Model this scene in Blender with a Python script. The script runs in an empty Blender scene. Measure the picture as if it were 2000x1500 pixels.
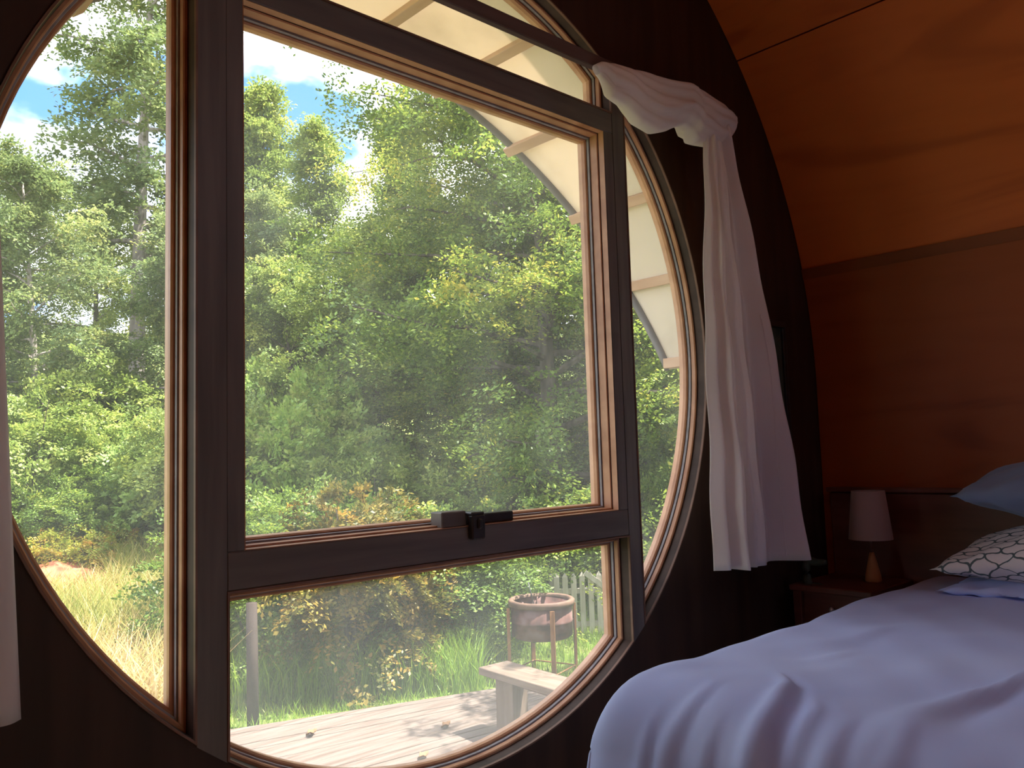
import bpy, bmesh, math, random
import numpy as np
from mathutils import Vector, Matrix

SC = bpy.context.scene
COL = SC.collection

# ------------------------------------------------------------------ camera
D = 1.864            # inner face of the window wall
ZC = 1.56            # centre of the round window
R0 = 1.25            # radius of the wall opening
cam_d = bpy.data.cameras.new('camera')
cam_d.sensor_width = 36.0
cam_d.lens = 29.137
cam_d.clip_start = 0.02
cam_d.clip_end = 300
cam = bpy.data.objects.new('camera', cam_d)
COL.objects.link(cam)
yaw, pit, rol = 0.7505, 0.0834, -0.0309
fw = Vector((math.sin(yaw) * math.cos(pit), math.cos(yaw) * math.cos(pit), math.sin(pit)))
rr = Vector((math.cos(yaw), -math.sin(yaw), 0))
uu = rr.cross(fw)
r2 = math.cos(rol) * rr + math.sin(rol) * uu
u2 = -math.sin(rol) * rr + math.cos(rol) * uu
m = Matrix((r2, u2, -fw)).transposed().to_4x4()
m.translation = Vector((-1.5388, 0.0, 1.2026))
cam.matrix_world = m
SC.camera = cam

# ------------------------------------------------------------------ world, sun, exposure
SUN_DIR = Vector((0.32, -0.27, 0.90)).normalized()      # towards the sun, high behind the hut
SC.view_settings.view_transform = 'Standard'
SC.view_settings.look = 'None'
SC.view_settings.gamma = 1.0
SC.view_settings.use_curve_mapping = False
SC.view_settings.exposure = 2.45
SC.cycles.max_bounces = 10
SC.cycles.diffuse_bounces = 6
SC.cycles.transparent_max_bounces = 16
SC.cycles.sample_clamp_indirect = 6.0

world = bpy.data.worlds.new('sky')
SC.world = world
world.use_nodes = True
wt = world.node_tree
wt.nodes.clear()


def N(t, typ, **kw):
    n = t.nodes.new(typ)
    for k, v in kw.items():
        setattr(n, k, v)
    return n


def ramp(t, stops, interp='LINEAR'):
    n = t.nodes.new('ShaderNodeValToRGB')
    n.color_ramp.interpolation = interp
    e = n.color_ramp.elements
    while len(e) < len(stops):
        e.new(0.5)
    for i, (p, c) in enumerate(stops):
        e[i].position = p
        e[i].color = tuple(c) + (1,) if len(c) == 3 else c
    return n


tc = N(wt, 'ShaderNodeTexCoord')
mp = N(wt, 'ShaderNodeMapping')
mp.inputs['Location'].default_value = (0.35, 0.1, 0.22)
mp.inputs['Scale'].default_value = (1.0, 1.0, 1.7)
nz = N(wt, 'ShaderNodeTexNoise')
nz.inputs['Scale'].default_value = 3.6
nz.inputs['Detail'].default_value = 6
nz.inputs['Roughness'].default_value = 0.52
cr = ramp(wt, [(0.36, (0, 0, 0)), (0.49, (1, 1, 1))], 'EASE')
sep = N(wt, 'ShaderNodeSeparateXYZ')
blue = ramp(wt, [(0.0, (0.29, 0.37, 0.52)), (0.25, (0.075, 0.165, 0.38)), (0.7, (0.045, 0.12, 0.33))])
mixc = N(wt, 'ShaderNodeMix', data_type='RGBA')
nz3 = N(wt, 'ShaderNodeTexNoise')
nz3.inputs['Scale'].default_value = 5.0
nz3.inputs['Detail'].default_value = 3
cw = ramp(wt, [(0.36, (0.29, 0.31, 0.41)), (0.60, (0.85, 0.85, 0.88))])
bgn = N(wt, 'ShaderNodeBackground')
bgn.inputs['Strength'].default_value = 1.0
wo = N(wt, 'ShaderNodeOutputWorld')
L = wt.links.new
L(tc.outputs['Generated'], mp.inputs['Vector'])
L(mp.outputs['Vector'], nz.inputs['Vector'])
L(nz.outputs['Fac'], cr.inputs['Fac'])
L(tc.outputs['Generated'], sep.inputs['Vector'])
L(sep.outputs['Z'], blue.inputs['Fac'])
L(cr.outputs['Color'], mixc.inputs['Factor'])
L(tc.outputs['Generated'], nz3.inputs['Vector'])
L(nz3.outputs['Fac'], cw.inputs['Fac'])
L(cw.outputs['Color'], mixc.inputs['B'])
L(blue.outputs['Color'], mixc.inputs['A'])
L(mixc.outputs['Result'], bgn.inputs['Color'])
L(bgn.outputs['Background'], wo.inputs['Surface'])

sun_d = bpy.data.lights.new('sun', 'SUN')
sun_d.energy = 4.0
sun_d.angle = 0.0093
sun_d.color = (1.0, 0.96, 0.89)
sun = bpy.data.objects.new('sun', sun_d)
COL.objects.link(sun)
sun.rotation_euler = SUN_DIR.to_track_quat('Z', 'Y').to_euler()
sun.location = (0, -4, 8)

# portal in the round window: guides sky sampling only, adds no light
pd = bpy.data.lights.new('window_portal', 'AREA')
pd.shape = 'SQUARE'
pd.size = 2.5
pd.cycles.is_portal = True
portal = bpy.data.objects.new('window_portal', pd)
COL.objects.link(portal)
portal.location = (0, D + 0.13, ZC)
portal.rotation_euler = (math.radians(-90), 0, 0)

pd2 = bpy.data.lights.new('added_skylight_portal', 'AREA')  # sampling portal for the added skylight
pd2.shape = 'RECTANGLE'
pd2.size = 1.15
pd2.size_y = 1.8
pd2.cycles.is_portal = True
portal2 = bpy.data.objects.new('added_skylight_portal', pd2)
COL.objects.link(portal2)
portal2.location = (1.32, -1.62, 3.36)
portal2.rotation_euler = Vector((0.574, 0, 0.819)).to_track_quat('Z', 'Y').to_euler()

# ------------------------------------------------------------------ materials
MATS = {}


def new_mat(name):
    mt = bpy.data.materials.new(name)
    mt.use_nodes = True
    t = mt.node_tree
    t.nodes.clear()
    out = t.nodes.new('ShaderNodeOutputMaterial')
    MATS[name] = mt
    return mt, t, out


def principled(t, rough=0.6, spec=0.3, metal=0.0):
    p = t.nodes.new('ShaderNodeBsdfPrincipled')
    p.inputs['Roughness'].default_value = rough
    p.inputs['Specular IOR Level'].default_value = spec
    p.inputs['Metallic'].default_value = metal
    return p


def noise_mat(name, c1, c2, scale=(6, 6, 6), rough=0.6, spec=0.3, detail=5, lo=0.35, hi=0.65, bump=0.0,
              metal=0.0, c3=None, dist=0.0, bscale=None):
    mt, t, out = new_mat(name)
    p = principled(t, rough, spec, metal)
    tc = N(t, 'ShaderNodeTexCoord')
    mp = N(t, 'ShaderNodeMapping')
    mp.inputs['Scale'].default_value = scale
    nz = N(t, 'ShaderNodeTexNoise')
    nz.inputs['Scale'].default_value = 1.0
    nz.inputs['Detail'].default_value = detail
    nz.inputs['Distortion'].default_value = dist
    st = [(lo, c1), (hi, c2)]
    if c3:
        st = [(lo, c1), ((lo + hi) / 2, c2), (hi, c3)]
    r = ramp(t, st)
    t.links.new(tc.outputs['Object'], mp.inputs['Vector'])
    t.links.new(mp.outputs['Vector'], nz.inputs['Vector'])
    t.links.new(nz.outputs['Fac'], r.inputs['Fac'])
    t.links.new(r.outputs['Color'], p.inputs['Base Color'])
    if bump:
        b = N(t, 'ShaderNodeBump')
        b.inputs['Strength'].default_value = bump
        b.inputs['Distance'].default_value = 0.01
        src = nz
        if bscale:
            nz2 = N(t, 'ShaderNodeTexNoise')
            nz2.inputs['Scale'].default_value = bscale
            nz2.inputs['Detail'].default_value = 3
            t.links.new(tc.outputs['Object'], nz2.inputs['Vector'])
            src = nz2
        t.links.new(src.outputs['Fac'], b.inputs['Height'])
        t.links.new(b.outputs['Normal'], p.inputs['Normal'])
    t.links.new(p.outputs['BSDF'], out.inputs['Surface'])
    return mt


def cloth_mat(name, c1, c2, transl=0.25, scale=3.0, weave=900, bump=0.12):
    mt, t, out = new_mat(name)
    p = principled(t, 0.9, 0.1)
    p.inputs['Sheen Weight'].default_value = 0.15
    tc = N(t, 'ShaderNodeTexCoord')
    nz = N(t, 'ShaderNodeTexNoise')
    nz.inputs['Scale'].default_value = scale
    nz.inputs['Detail'].default_value = 4
    r = ramp(t, [(0.3, c1), (0.7, c2)])
    w = N(t, 'ShaderNodeTexNoise')
    w.inputs['Scale'].default_value = 60
    w.inputs['Detail'].default_value = 8
    b = N(t, 'ShaderNodeBump')
    b.inputs['Strength'].default_value = bump
    b.inputs['Distance'].default_value = 0.004
    t.links.new(tc.outputs['Object'], nz.inputs['Vector'])
    t.links.new(tc.outputs['Object'], w.inputs['Vector'])
    t.links.new(nz.outputs['Fac'], r.inputs['Fac'])
    t.links.new(r.outputs['Color'], p.inputs['Base Color'])
    t.links.new(w.outputs['Fac'], b.inputs['Height'])
    t.links.new(b.outputs['Normal'], p.inputs['Normal'])
    if transl > 0:
        tr = N(t, 'ShaderNodeBsdfTranslucent')
        t.links.new(r.outputs['Color'], tr.inputs['Color'])
        mx = N(t, 'ShaderNodeMixShader')
        mx.inputs['Fac'].default_value = transl
        t.links.new(p.outputs['BSDF'], mx.inputs[1])
        t.links.new(tr.outputs['BSDF'], mx.inputs[2])
        t.links.new(mx.outputs['Shader'], out.inputs['Surface'])
    else:
        t.links.new(p.outputs['BSDF'], out.inputs['Surface'])
    return mt


def leaf_mat(name, stops, transl=0.4, rough=0.45):
    mt, t, out = new_mat(name)
    at = N(t, 'ShaderNodeAttribute', attribute_name='tint')
    r = ramp(t, stops)
    p = principled(t, rough, 0.35)
    tr = N(t, 'ShaderNodeBsdfTranslucent')
    hs = N(t, 'ShaderNodeHueSaturation')
    hs.inputs['Hue'].default_value = 0.485
    hs.inputs['Value'].default_value = 1.25
    mx = N(t, 'ShaderNodeMixShader')
    mx.inputs['Fac'].default_value = transl
    t.links.new(at.outputs['Fac'], r.inputs['Fac'])
    t.links.new(r.outputs['Color'], p.inputs['Base Color'])
    t.links.new(r.outputs['Color'], hs.inputs['Color'])
    t.links.new(hs.outputs['Color'], tr.inputs['Color'])
    t.links.new(p.outputs['BSDF'], mx.inputs[1])
    t.links.new(tr.outputs['BSDF'], mx.inputs[2])
    t.links.new(mx.outputs['Shader'], out.inputs['Surface'])
    return mt


def glass_mat():
    """window glass with a film of dust that is thicker in patches and run marks"""
    mt, t, out = new_mat('dusty_glass')
    tr = N(t, 'ShaderNodeBsdfTransparent')
    tr.inputs['Color'].default_value = (0.95, 0.96, 0.95, 1)
    gl = N(t, 'ShaderNodeBsdfGlossy')
    gl.inputs['Roughness'].default_value = 0.02
    fr = N(t, 'ShaderNodeFresnel')
    fr.inputs['IOR'].default_value = 1.25
    mx = N(t, 'ShaderNodeMixShader')
    t.links.new(fr.outputs['Fac'], mx.inputs['Fac'])
    t.links.new(tr.outputs['BSDF'], mx.inputs[1])
    t.links.new(gl.outputs['BSDF'], mx.inputs[2])
    du = N(t, 'ShaderNodeBsdfTranslucent')
    du.inputs['Color'].default_value = (0.86, 0.87, 0.84, 1)
    geo = N(t, 'ShaderNodeNewGeometry')
    mp = N(t, 'ShaderNodeMapping')
    mp.inputs['Scale'].default_value = (1.6, 1.6, 1.0)
    nz = N(t, 'ShaderNodeTexNoise')
    nz.inputs['Scale'].default_value = 1.6
    nz.inputs['Detail'].default_value = 4
    t.links.new(geo.outputs['Position'], mp.inputs['Vector'])
    t.links.new(mp.outputs['Vector'], nz.inputs['Vector'])
    mr = N(t, 'ShaderNodeMapRange')
    mr.inputs['From Min'].default_value = 0.35
    mr.inputs['From Max'].default_value = 0.75
    mr.inputs['To Min'].default_value = 0.06
    mr.inputs['To Max'].default_value = 0.15
    t.links.new(nz.outputs['Fac'], mr.inputs['Value'])
    # splash dirt low on the pane
    sp = N(t, 'ShaderNodeSeparateXYZ')
    t.links.new(geo.outputs['Position'], sp.inputs['Vector'])
    lo = N(t, 'ShaderNodeMapRange')
    lo.inputs['From Min'].default_value = 0.95
    lo.inputs['From Max'].default_value = 0.35
    lo.inputs['To Min'].default_value = 0.0
    lo.inputs['To Max'].default_value = 0.13
    t.links.new(sp.outputs['Z'], lo.inputs['Value'])
    ad = N(t, 'ShaderNodeMath', operation='ADD')
    t.links.new(mr.outputs['Result'], ad.inputs[0])
    t.links.new(lo.outputs['Result'], ad.inputs[1])
    mx2 = N(t, 'ShaderNodeMixShader')
    t.links.new(ad.outputs['Value'], mx2.inputs['Fac'])
    t.links.new(mx.outputs['Shader'], mx2.inputs[1])
    t.links.new(du.outputs['BSDF'], mx2.inputs[2])
    t.links.new(mx2.outputs['Shader'], out.inputs['Surface'])
    return mt


def ply_mat(name, ca, cb, cc):
    """plywood: long flame grain along Y plus small knots"""
    mt, t, out = new_mat(name)
    p = principled(t, 0.5, 0.3)
    tc = N(t, 'ShaderNodeTexCoord')
    mp = N(t, 'ShaderNodeMapping')
    mp.inputs['Scale'].default_value = (3.2, 0.55, 3.2)
    nz = N(t, 'ShaderNodeTexNoise')
    nz.inputs['Scale'].default_value = 1.1
    nz.inputs['Detail'].default_value = 3
    nz.inputs['Distortion'].default_value = 1.2
    wv = N(t, 'ShaderNodeMath', operation='MULTIPLY')
    wv.inputs[1].default_value = 16.0
    sn = N(t, 'ShaderNodeMath', operation='SINE')
    mr = N(t, 'ShaderNodeMapRange')
    mr.inputs['From Min'].default_value = -1
    mr.inputs['From Max'].default_value = 1
    r = ramp(t, [(0.0, ca), (0.55, cb), (1.0, cc)])
    t.links.new(tc.outputs['Object'], mp.inputs['Vector'])
    t.links.new(mp.outputs['Vector'], nz.inputs['Vector'])
    t.links.new(nz.outputs['Fac'], wv.inputs[0])
    t.links.new(wv.outputs['Value'], sn.inputs[0])
    t.links.new(sn.outputs['Value'], mr.inputs['Value'])
    t.links.new(mr.outputs['Result'], r.inputs['Fac'])
    vo = N(t, 'ShaderNodeTexVoronoi')
    vo.inputs['Scale'].default_value = 1.7
    mp2 = N(t, 'ShaderNodeMapping')
    mp2.inputs['Scale'].default_value = (1.0, 0.8, 1.0)
    t.links.new(tc.outputs['Object'], mp2.inputs['Vector'])
    t.links.new(mp2.outputs['Vector'], vo.inputs['Vector'])
    kr = ramp(t, [(0.0, (0.25, 0.2, 0.18)), (0.035, (1, 1, 1))])
    t.links.new(vo.outputs['Distance'], kr.inputs['Fac'])
    mu = N(t, 'ShaderNodeMix', data_type='RGBA', blend_type='MULTIPLY')
    mu.inputs['Factor'].default_value = 1.0
    t.links.new(r.outputs['Color'], mu.inputs['A'])
    t.links.new(kr.outputs['Color'], mu.inputs['B'])
    t.links.new(mu.outputs['Result'], p.inputs['Base Color'])
    t.links.new(p.outputs['BSDF'], out.inputs['Surface'])
    return mt


def trellis_mat():
    """white cotton printed with a grey-green ogee trellis"""
    mt, t, out = new_mat('trellis_cotton')
    p = principled(t, 0.9, 0.1)
    uv = N(t, 'ShaderNodeUVMap')
    sp = N(t, 'ShaderNodeSeparateXYZ')
    t.links.new(uv.outputs['UV'], sp.inputs['Vector'])

    def M(op, a, b=None):
        n = N(t, 'ShaderNodeMath', operation=op)
        for i, v in enumerate((a, b)):
            if v is None:
                continue
            if isinstance(v, (int, float)):
                n.inputs[i].default_value = v
            else:
                t.links.new(v, n.inputs[i])
        return n.outputs[0]
    u = M('MULTIPLY', sp.outputs['X'], 10.0)
    v = M('MULTIPLY', sp.outputs['Y'], 9.0)
    a = M('ADD', u, v)
    b = M('SUBTRACT', u, v)
    wa = M('MULTIPLY', M('SINE', M('MULTIPLY', b, 6.2832)), 0.10)
    wb = M('MULTIPLY', M('SINE', M('MULTIPLY', a, 6.2832)), 0.10)
    fa = M('ABSOLUTE', M('SUBTRACT', M('FRACT', M('ADD', a, wa)), 0.5))
    fb = M('ABSOLUTE', M('SUBTRACT', M('FRACT', M('ADD', b, wb)), 0.5))
    mn = M('MINIMUM', fa, fb)
    r = ramp(t, [(0.05, (0.10, 0.13, 0.14)), (0.075, (0.72, 0.66, 0.66))])
    t.links.new(mn, r.inputs['Fac'])
    t.links.new(r.outputs['Color'], p.inputs['Base Color'])
    t.links.new(p.outputs['BSDF'], out.inputs['Surface'])
    return mt


def hood_mat():
    mt, t, out = new_mat('translucent_sheet')
    tc = N(t, 'ShaderNodeTexCoord')
    nz = N(t, 'ShaderNodeTexNoise')
    nz.inputs['Scale'].default_value = 3.0
    nz.inputs['Detail'].default_value = 7
    r = ramp(t, [(0.25, (0.72, 0.61, 0.49)), (0.45, (0.86, 0.76, 0.63)), (0.7, (0.90, 0.80, 0.68))])
    t.links.new(tc.outputs['Object'], nz.inputs['Vector'])
    t.links.new(nz.outputs['Fac'], r.inputs['Fac'])
    tr = N(t, 'ShaderNodeBsdfTranslucent')
    df = N(t, 'ShaderNodeBsdfDiffuse')
    t.links.new(r.outputs['Color'], tr.inputs['Color'])
    t.links.new(r.outputs['Color'], df.inputs['Color'])
    mx = N(t, 'ShaderNodeMixShader')
    mx.inputs['Fac'].default_value = 0.22
    t.links.new(df.outputs['BSDF'], mx.inputs[1])
    t.links.new(tr.outputs['BSDF'], mx.inputs[2])
    t.links.new(mx.outputs['Shader'], out.inputs['Surface'])
    return mt


M_WOOD = noise_mat('oiled_window_timber', (0.42, 0.20, 0.10), (0.58, 0.31, 0.17), (9, 9, 9), 0.42, 0.4, bump=0.05, dist=0.4)
M_WOODV = noise_mat('post_timber', (0.11, 0.098, 0.086), (0.16, 0.14, 0.122), (30, 30, 2.2), 0.45, 0.4, dist=0.3)
M_WOODH = noise_mat('rail_timber', (0.11, 0.094, 0.08), (0.16, 0.134, 0.113), (2.2, 30, 30), 0.45, 0.4, dist=0.3)
M_JAMB = noise_mat('dark_stained_jamb', (0.05, 0.032, 0.024), (0.085, 0.055, 0.042), (9, 9, 9), 0.6, 0.25)
M_TRIM = noise_mat('lit_trim_edge', (0.16, 0.09, 0.06), (0.24, 0.14, 0.095), (9, 9, 9), 0.5, 0.3)  # lighter tone paints the light caught by the reveal's edge
M_SEAL = noise_mat('glazing_seal', (0.28, 0.27, 0.28), (0.38, 0.36, 0.37), (20, 20, 20), 0.5, 0.4)
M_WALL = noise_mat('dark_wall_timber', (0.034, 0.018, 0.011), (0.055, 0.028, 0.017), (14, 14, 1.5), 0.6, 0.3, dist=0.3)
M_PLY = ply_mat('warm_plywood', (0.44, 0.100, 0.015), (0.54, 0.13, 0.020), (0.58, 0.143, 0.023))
M_PLYLOW = ply_mat('shaded_plywood', (0.24, 0.052, 0.008), (0.30, 0.068, 0.010), (0.32, 0.076, 0.012))  # same ply as the ceiling, the wall's shade put into its colour
M_GLASS = glass_mat()
M_CLEAN, _t, _o = new_mat('clean_glass')
_a = N(_t, 'ShaderNodeBsdfTransparent')
_b = N(_t, 'ShaderNodeBsdfGlossy')
_b.inputs['Roughness'].default_value = 0.02
_f = N(_t, 'ShaderNodeFresnel')
_f.inputs['IOR'].default_value = 1.25
_m = N(_t, 'ShaderNodeMixShader')
_t.links.new(_f.outputs['Fac'], _m.inputs['Fac'])
_t.links.new(_a.outputs['BSDF'], _m.inputs[1])
_t.links.new(_b.outputs['BSDF'], _m.inputs[2])
_t.links.new(_m.outputs['Shader'], _o.inputs['Surface'])
M_FLOOR = noise_mat('floor_board', (0.50, 0.44, 0.36), (0.64, 0.57, 0.48), (2, 18, 2), 0.5, 0.3)
M_LINEN = cloth_mat('linen_curtain', (0.80, 0.74, 0.71), (0.86, 0.80, 0.77), 0.3)
M_DUVET = cloth_mat('blue_cotton', (0.44, 0.52, 0.86), (0.49, 0.58, 0.90), 0.0, bump=0.06)
M_NAVY = cloth_mat('slate_blue_cotton', (0.14, 0.18, 0.27), (0.18, 0.22, 0.33), 0.0)
M_TREL = trellis_mat()
M_MATT = cloth_mat('mattress_ticking', (0.5, 0.48, 0.45), (0.56, 0.54, 0.5), 0.0)
M_HEAD = noise_mat('red_brown_timber', (0.11, 0.036, 0.022), (0.16, 0.056, 0.034), (3, 3, 18), 0.45, 0.4)
M_SHADE = cloth_mat('lamp_shade_cloth', (0.46, 0.36, 0.34), (0.52, 0.41, 0.39), 0.3)
M_LAMPW = noise_mat('lamp_timber', (0.42, 0.19, 0.08), (0.52, 0.25, 0.11), (20, 20, 4), 0.4, 0.4)
M_STEEL = noise_mat('brushed_steel', (0.45, 0.45, 0.45), (0.6, 0.6, 0.6), (30, 30, 30), 0.35, 0.5, metal=0.9)
M_BLACK = noise_mat('black_metal', (0.015, 0.015, 0.015), (0.03, 0.03, 0.028), (30, 30, 30), 0.4, 0.5)
M_ROD = noise_mat('dark_rod_timber', (0.09, 0.06, 0.05), (0.13, 0.09, 0.075), (3, 30, 30), 0.5, 0.3)
M_HOOD = hood_mat()
M_TUBE = noise_mat('grey_edge_tube', (0.13, 0.12, 0.13), (0.19, 0.17, 0.18), (9, 9, 9), 0.5, 0.4)
M_BATT = noise_mat('hood_batten_timber', (0.50, 0.30, 0.19), (0.62, 0.40, 0.27), (14, 3, 14), 0.6, 0.3)
M_DECK = noise_mat('weathered_deck', (0.106, 0.075, 0.059), (0.141, 0.106, 0.087), (1.6, 26, 8), 0.75, 0.2, c3=(0.165, 0.129, 0.109), bump=0.2, dist=0.4)
M_BENCH = noise_mat('weathered_bench', (0.127, 0.088, 0.065), (0.189, 0.137, 0.101), (22, 2, 22), 0.75, 0.2, bump=0.2, dist=0.4)
M_BENCHL = noise_mat('weathered_bench_leg', (0.127, 0.088, 0.062), (0.182, 0.130, 0.096), (22, 22, 2), 0.75, 0.2, bump=0.2, dist=0.4)
M_RUST = noise_mat('rusty_drum', (0.053, 0.025, 0.020), (0.119, 0.053, 0.043), (7, 7, 9), 0.7, 0.3, c3=(0.165, 0.096, 0.089), bump=0.2)
M_RUSTB = noise_mat('rusty_rim', (0.099, 0.056, 0.040), (0.165, 0.099, 0.066), (9, 9, 9), 0.7, 0.3, bump=0.2)
M_RUSTL = noise_mat('rusty_leg', (0.198, 0.083, 0.033), (0.303, 0.138, 0.055), (9, 9, 5), 0.7, 0.3)
M_ASH = noise_mat('ash', (0.05, 0.06, 0.055), (0.16, 0.17, 0.14), (12, 12, 12), 0.9, 0.1)
M_PICK = noise_mat('pale_picket', (0.42, 0.38, 0.32), (0.56, 0.51, 0.45), (14, 14, 4), 0.8, 0.2)
M_STAKE = noise_mat('grey_stake', (0.036, 0.025, 0.021), (0.055, 0.040, 0.034), (18, 18, 3), 0.8, 0.2)
M_GROUND = noise_mat('lawn_soil', (0.07, 0.11, 0.02), (0.13, 0.17, 0.04), (2, 2, 2), 0.95, 0.1, c3=(0.17, 0.15, 0.06))
M_RED = noise_mat('red_clay', (0.42, 0.14, 0.07), (0.60, 0.24, 0.13), (5, 5, 5), 0.95, 0.1, bump=0.4)
M_BARK = noise_mat('grey_bark', (0.05, 0.04, 0.032), (0.15, 0.125, 0.105), (10, 10, 2.5), 0.9, 0.1, bump=0.3)
M_BARKP = noise_mat('pale_bark', (0.16, 0.135, 0.115), (0.42, 0.37, 0.335), (9, 9, 2.5), 0.9, 0.1, bump=0.3)
M_SEAM = noise_mat('cover_strip_timber', (0.20, 0.050, 0.009), (0.26, 0.068, 0.012), (4, 1, 4), 0.5, 0.3)
M_PIC = noise_mat('dark_green_print', (0.02, 0.035, 0.025), (0.08, 0.10, 0.07), (6, 6, 6), 0.6, 0.2)
M_DRY = noise_mat('dry_leaf', (0.16, 0.09, 0.05), (0.26, 0.15, 0.08), (20, 20, 20), 0.9, 0.1)

G = [(0.0, (0.067, 0.119, 0.023)), (0.35, (0.125, 0.207, 0.036)), (0.65, (0.236, 0.315, 0.051)), (0.88, (0.384, 0.415, 0.072)), (1.0, (0.584, 0.503, 0.082))]
LEAF_DARK = leaf_mat('beech_leaf', G)
LEAF_BLUE = leaf_mat('grey_green_leaf', [(0.0, (0.088, 0.138, 0.051)), (0.5, (0.163, 0.226, 0.077)), (0.85, (0.294, 0.339, 0.114)), (1.0, (0.470, 0.451, 0.144))])
LEAF_MID = leaf_mat('yellow_green_leaf', [(0.0, (0.109, 0.165, 0.037)), (0.4, (0.206, 0.287, 0.064)), (0.75, (0.338, 0.397, 0.090)), (1.0, (0.479, 0.497, 0.128))])
LEAF_LIME = leaf_mat('lime_leaf', [(0.0, (0.121, 0.221, 0.051)), (0.5, (0.265, 0.397, 0.076)), (1.0, (0.479, 0.514, 0.154))])
LEAF_MINT = leaf_mat('mint_leaf', [(0.0, (0.147, 0.251, 0.072)), (0.5, (0.280, 0.415, 0.123)), (1.0, (0.486, 0.584, 0.206))])
LEAF_GOLD = leaf_mat('golden_leaf', [(0.0, (0.086, 0.098, 0.017)), (0.4, (0.177, 0.160, 0.028)), (0.75, (0.275, 0.195, 0.035)), (1.0, (0.431, 0.277, 0.051))])
LEAF_FERN = leaf_mat('fern_leaf', [(0.0, (0.171, 0.249, 0.031)), (0.5, (0.373, 0.366, 0.047)), (1.0, (0.545, 0.327, 0.078))])
GRASS_L = leaf_mat('lawn_blade', [(0.0, (0.103, 0.200, 0.020)), (0.5, (0.207, 0.352, 0.030)), (1.0, (0.441, 0.478, 0.082))])
GRASS_T = leaf_mat('tall_grass_blade', [(0.0, (0.171, 0.214, 0.039)), (0.45, (0.341, 0.340, 0.080)), (0.75, (0.570, 0.408, 0.159)), (1.0, (0.584, 0.486, 0.254))])

# ------------------------------------------------------------------ object helpers
ORG = {}


def empty(name, loc, label=None, cat=None, group=None, kind=None, rotz=0):
    o = bpy.data.objects.new(name, None)
    o.empty_display_size = 0.1
    COL.objects.link(o)
    o.location = loc
    o.rotation_euler = (0, 0, rotz)
    tag(o, label, cat, group, kind)
    ORG[o.name] = Vector(loc)
    return o


def tag(o, label=None, cat=None, group=None, kind=None):
    if label:
        o['label'] = label
    if cat:
        o['category'] = cat
    if group:
        o['group'] = group
    if kind:
        o['kind'] = kind
    return o


def link_mesh(name, me, mat, parent=None, smooth=False):
    o = bpy.data.objects.new(name, me)
    COL.objects.link(o)
    if mat is not None and not me.materials:
        me.materials.append(mat)
    if parent is not None:
        o.parent = parent
        ORG[o.name] = ORG[parent.name]
    else:
        ORG[o.name] = Vector((0, 0, 0))
    if smooth:
        me.polygons.foreach_set('use_smooth', [True] * len(me.polygons))
    return o


def mesh(name, V, F, mat, parent=None, smooth=False):
    """V in world coordinates; moved into the parent's own frame"""
    me = bpy.data.meshes.new(name)
    off = ORG[parent.name] if parent is not None else Vector((0, 0, 0))
    me.from_pydata([tuple(Vector(v) - off) for v in V], [], F)
    me.update()
    return link_mesh(name, me, mat, parent, smooth)


def bm_obj(name, bm, mat, parent=None, smooth=False):
    off = ORG[parent.name] if parent is not None else Vector((0, 0, 0))
    bmesh.ops.translate(bm, verts=bm.verts, vec=-off)
    me = bpy.data.meshes.new(name)
    bmesh.ops.recalc_face_normals(bm, faces=bm.faces)
    bm.to_mesh(me)
    bm.free()
    return link_mesh(name, me, mat, parent, smooth)


def add_box(bm, c, s, rot=None, bevel=0.0):
    r = bmesh.ops.create_cube(bm, size=1.0)
    vs = r['verts']
    mtx = Matrix.Translation(Vector(c)) @ (rot.to_4x4() if rot is not None else Matrix.Identity(4)) @ Matrix.Diagonal(Vector((s[0], s[1], s[2], 1)))
    bmesh.ops.transform(bm, matrix=mtx, verts=vs)
    if bevel:
        es = list({e for v in vs for e in v.link_edges})
        bmesh.ops.bevel(bm, geom=es, offset=bevel, segments=1, affect='EDGES', profile=0.5)


def box(name, lo, hi, mat, parent=None, bevel=0.003):
    bm = bmesh.new()
    c = [(a + b) / 2 for a, b in zip(lo, hi)]
    s = [abs(b - a) for a, b in zip(lo, hi)]
    add_box(bm, c, s, bevel=bevel)
    return bm_obj(name, bm, mat, parent)


def tube_data(pts, radii, seg=8, cap=True, V=None, F=None):
    V = [] if V is None else V
    F = [] if F is None else F
    b0 = len(V)
    P = [Vector(p) for p in pts]
    n = len(P)
    for i in range(n):
        d = (P[min(i + 1, n - 1)] - P[max(i - 1, 0)]).normalized()
        a = d.cross(Vector((0, 0, 1)))
        if a.length < 1e-3:
            a = d.cross(Vector((1, 0, 0)))
        a.normalize()
        b = d.cross(a)
        for k in range(seg):
            t = 2 * math.pi * k / seg
            V.append(P[i] + (a * math.cos(t) + b * math.sin(t)) * radii[i])
    for i in range(n - 1):
        for k in range(seg):
            k2 = (k + 1) % seg
            F.append((b0 + i * seg + k, b0 + i * seg + k2, b0 + (i + 1) * seg + k2, b0 + (i + 1) * seg + k))
    if cap:
        F.append(tuple(b0 + k for k in range(seg))[::-1])
        F.append(tuple(b0 + (n - 1) * seg + k for k in range(seg)))
    return V, F


def tube(name, pts, r, mat, parent=None, seg=8, smooth=True):
    rad = r if isinstance(r, (list, tuple)) else [r] * len(pts)
    V, F = tube_data(pts, rad, seg)
    return mesh(name, V, F, mat, parent, smooth)


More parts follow.
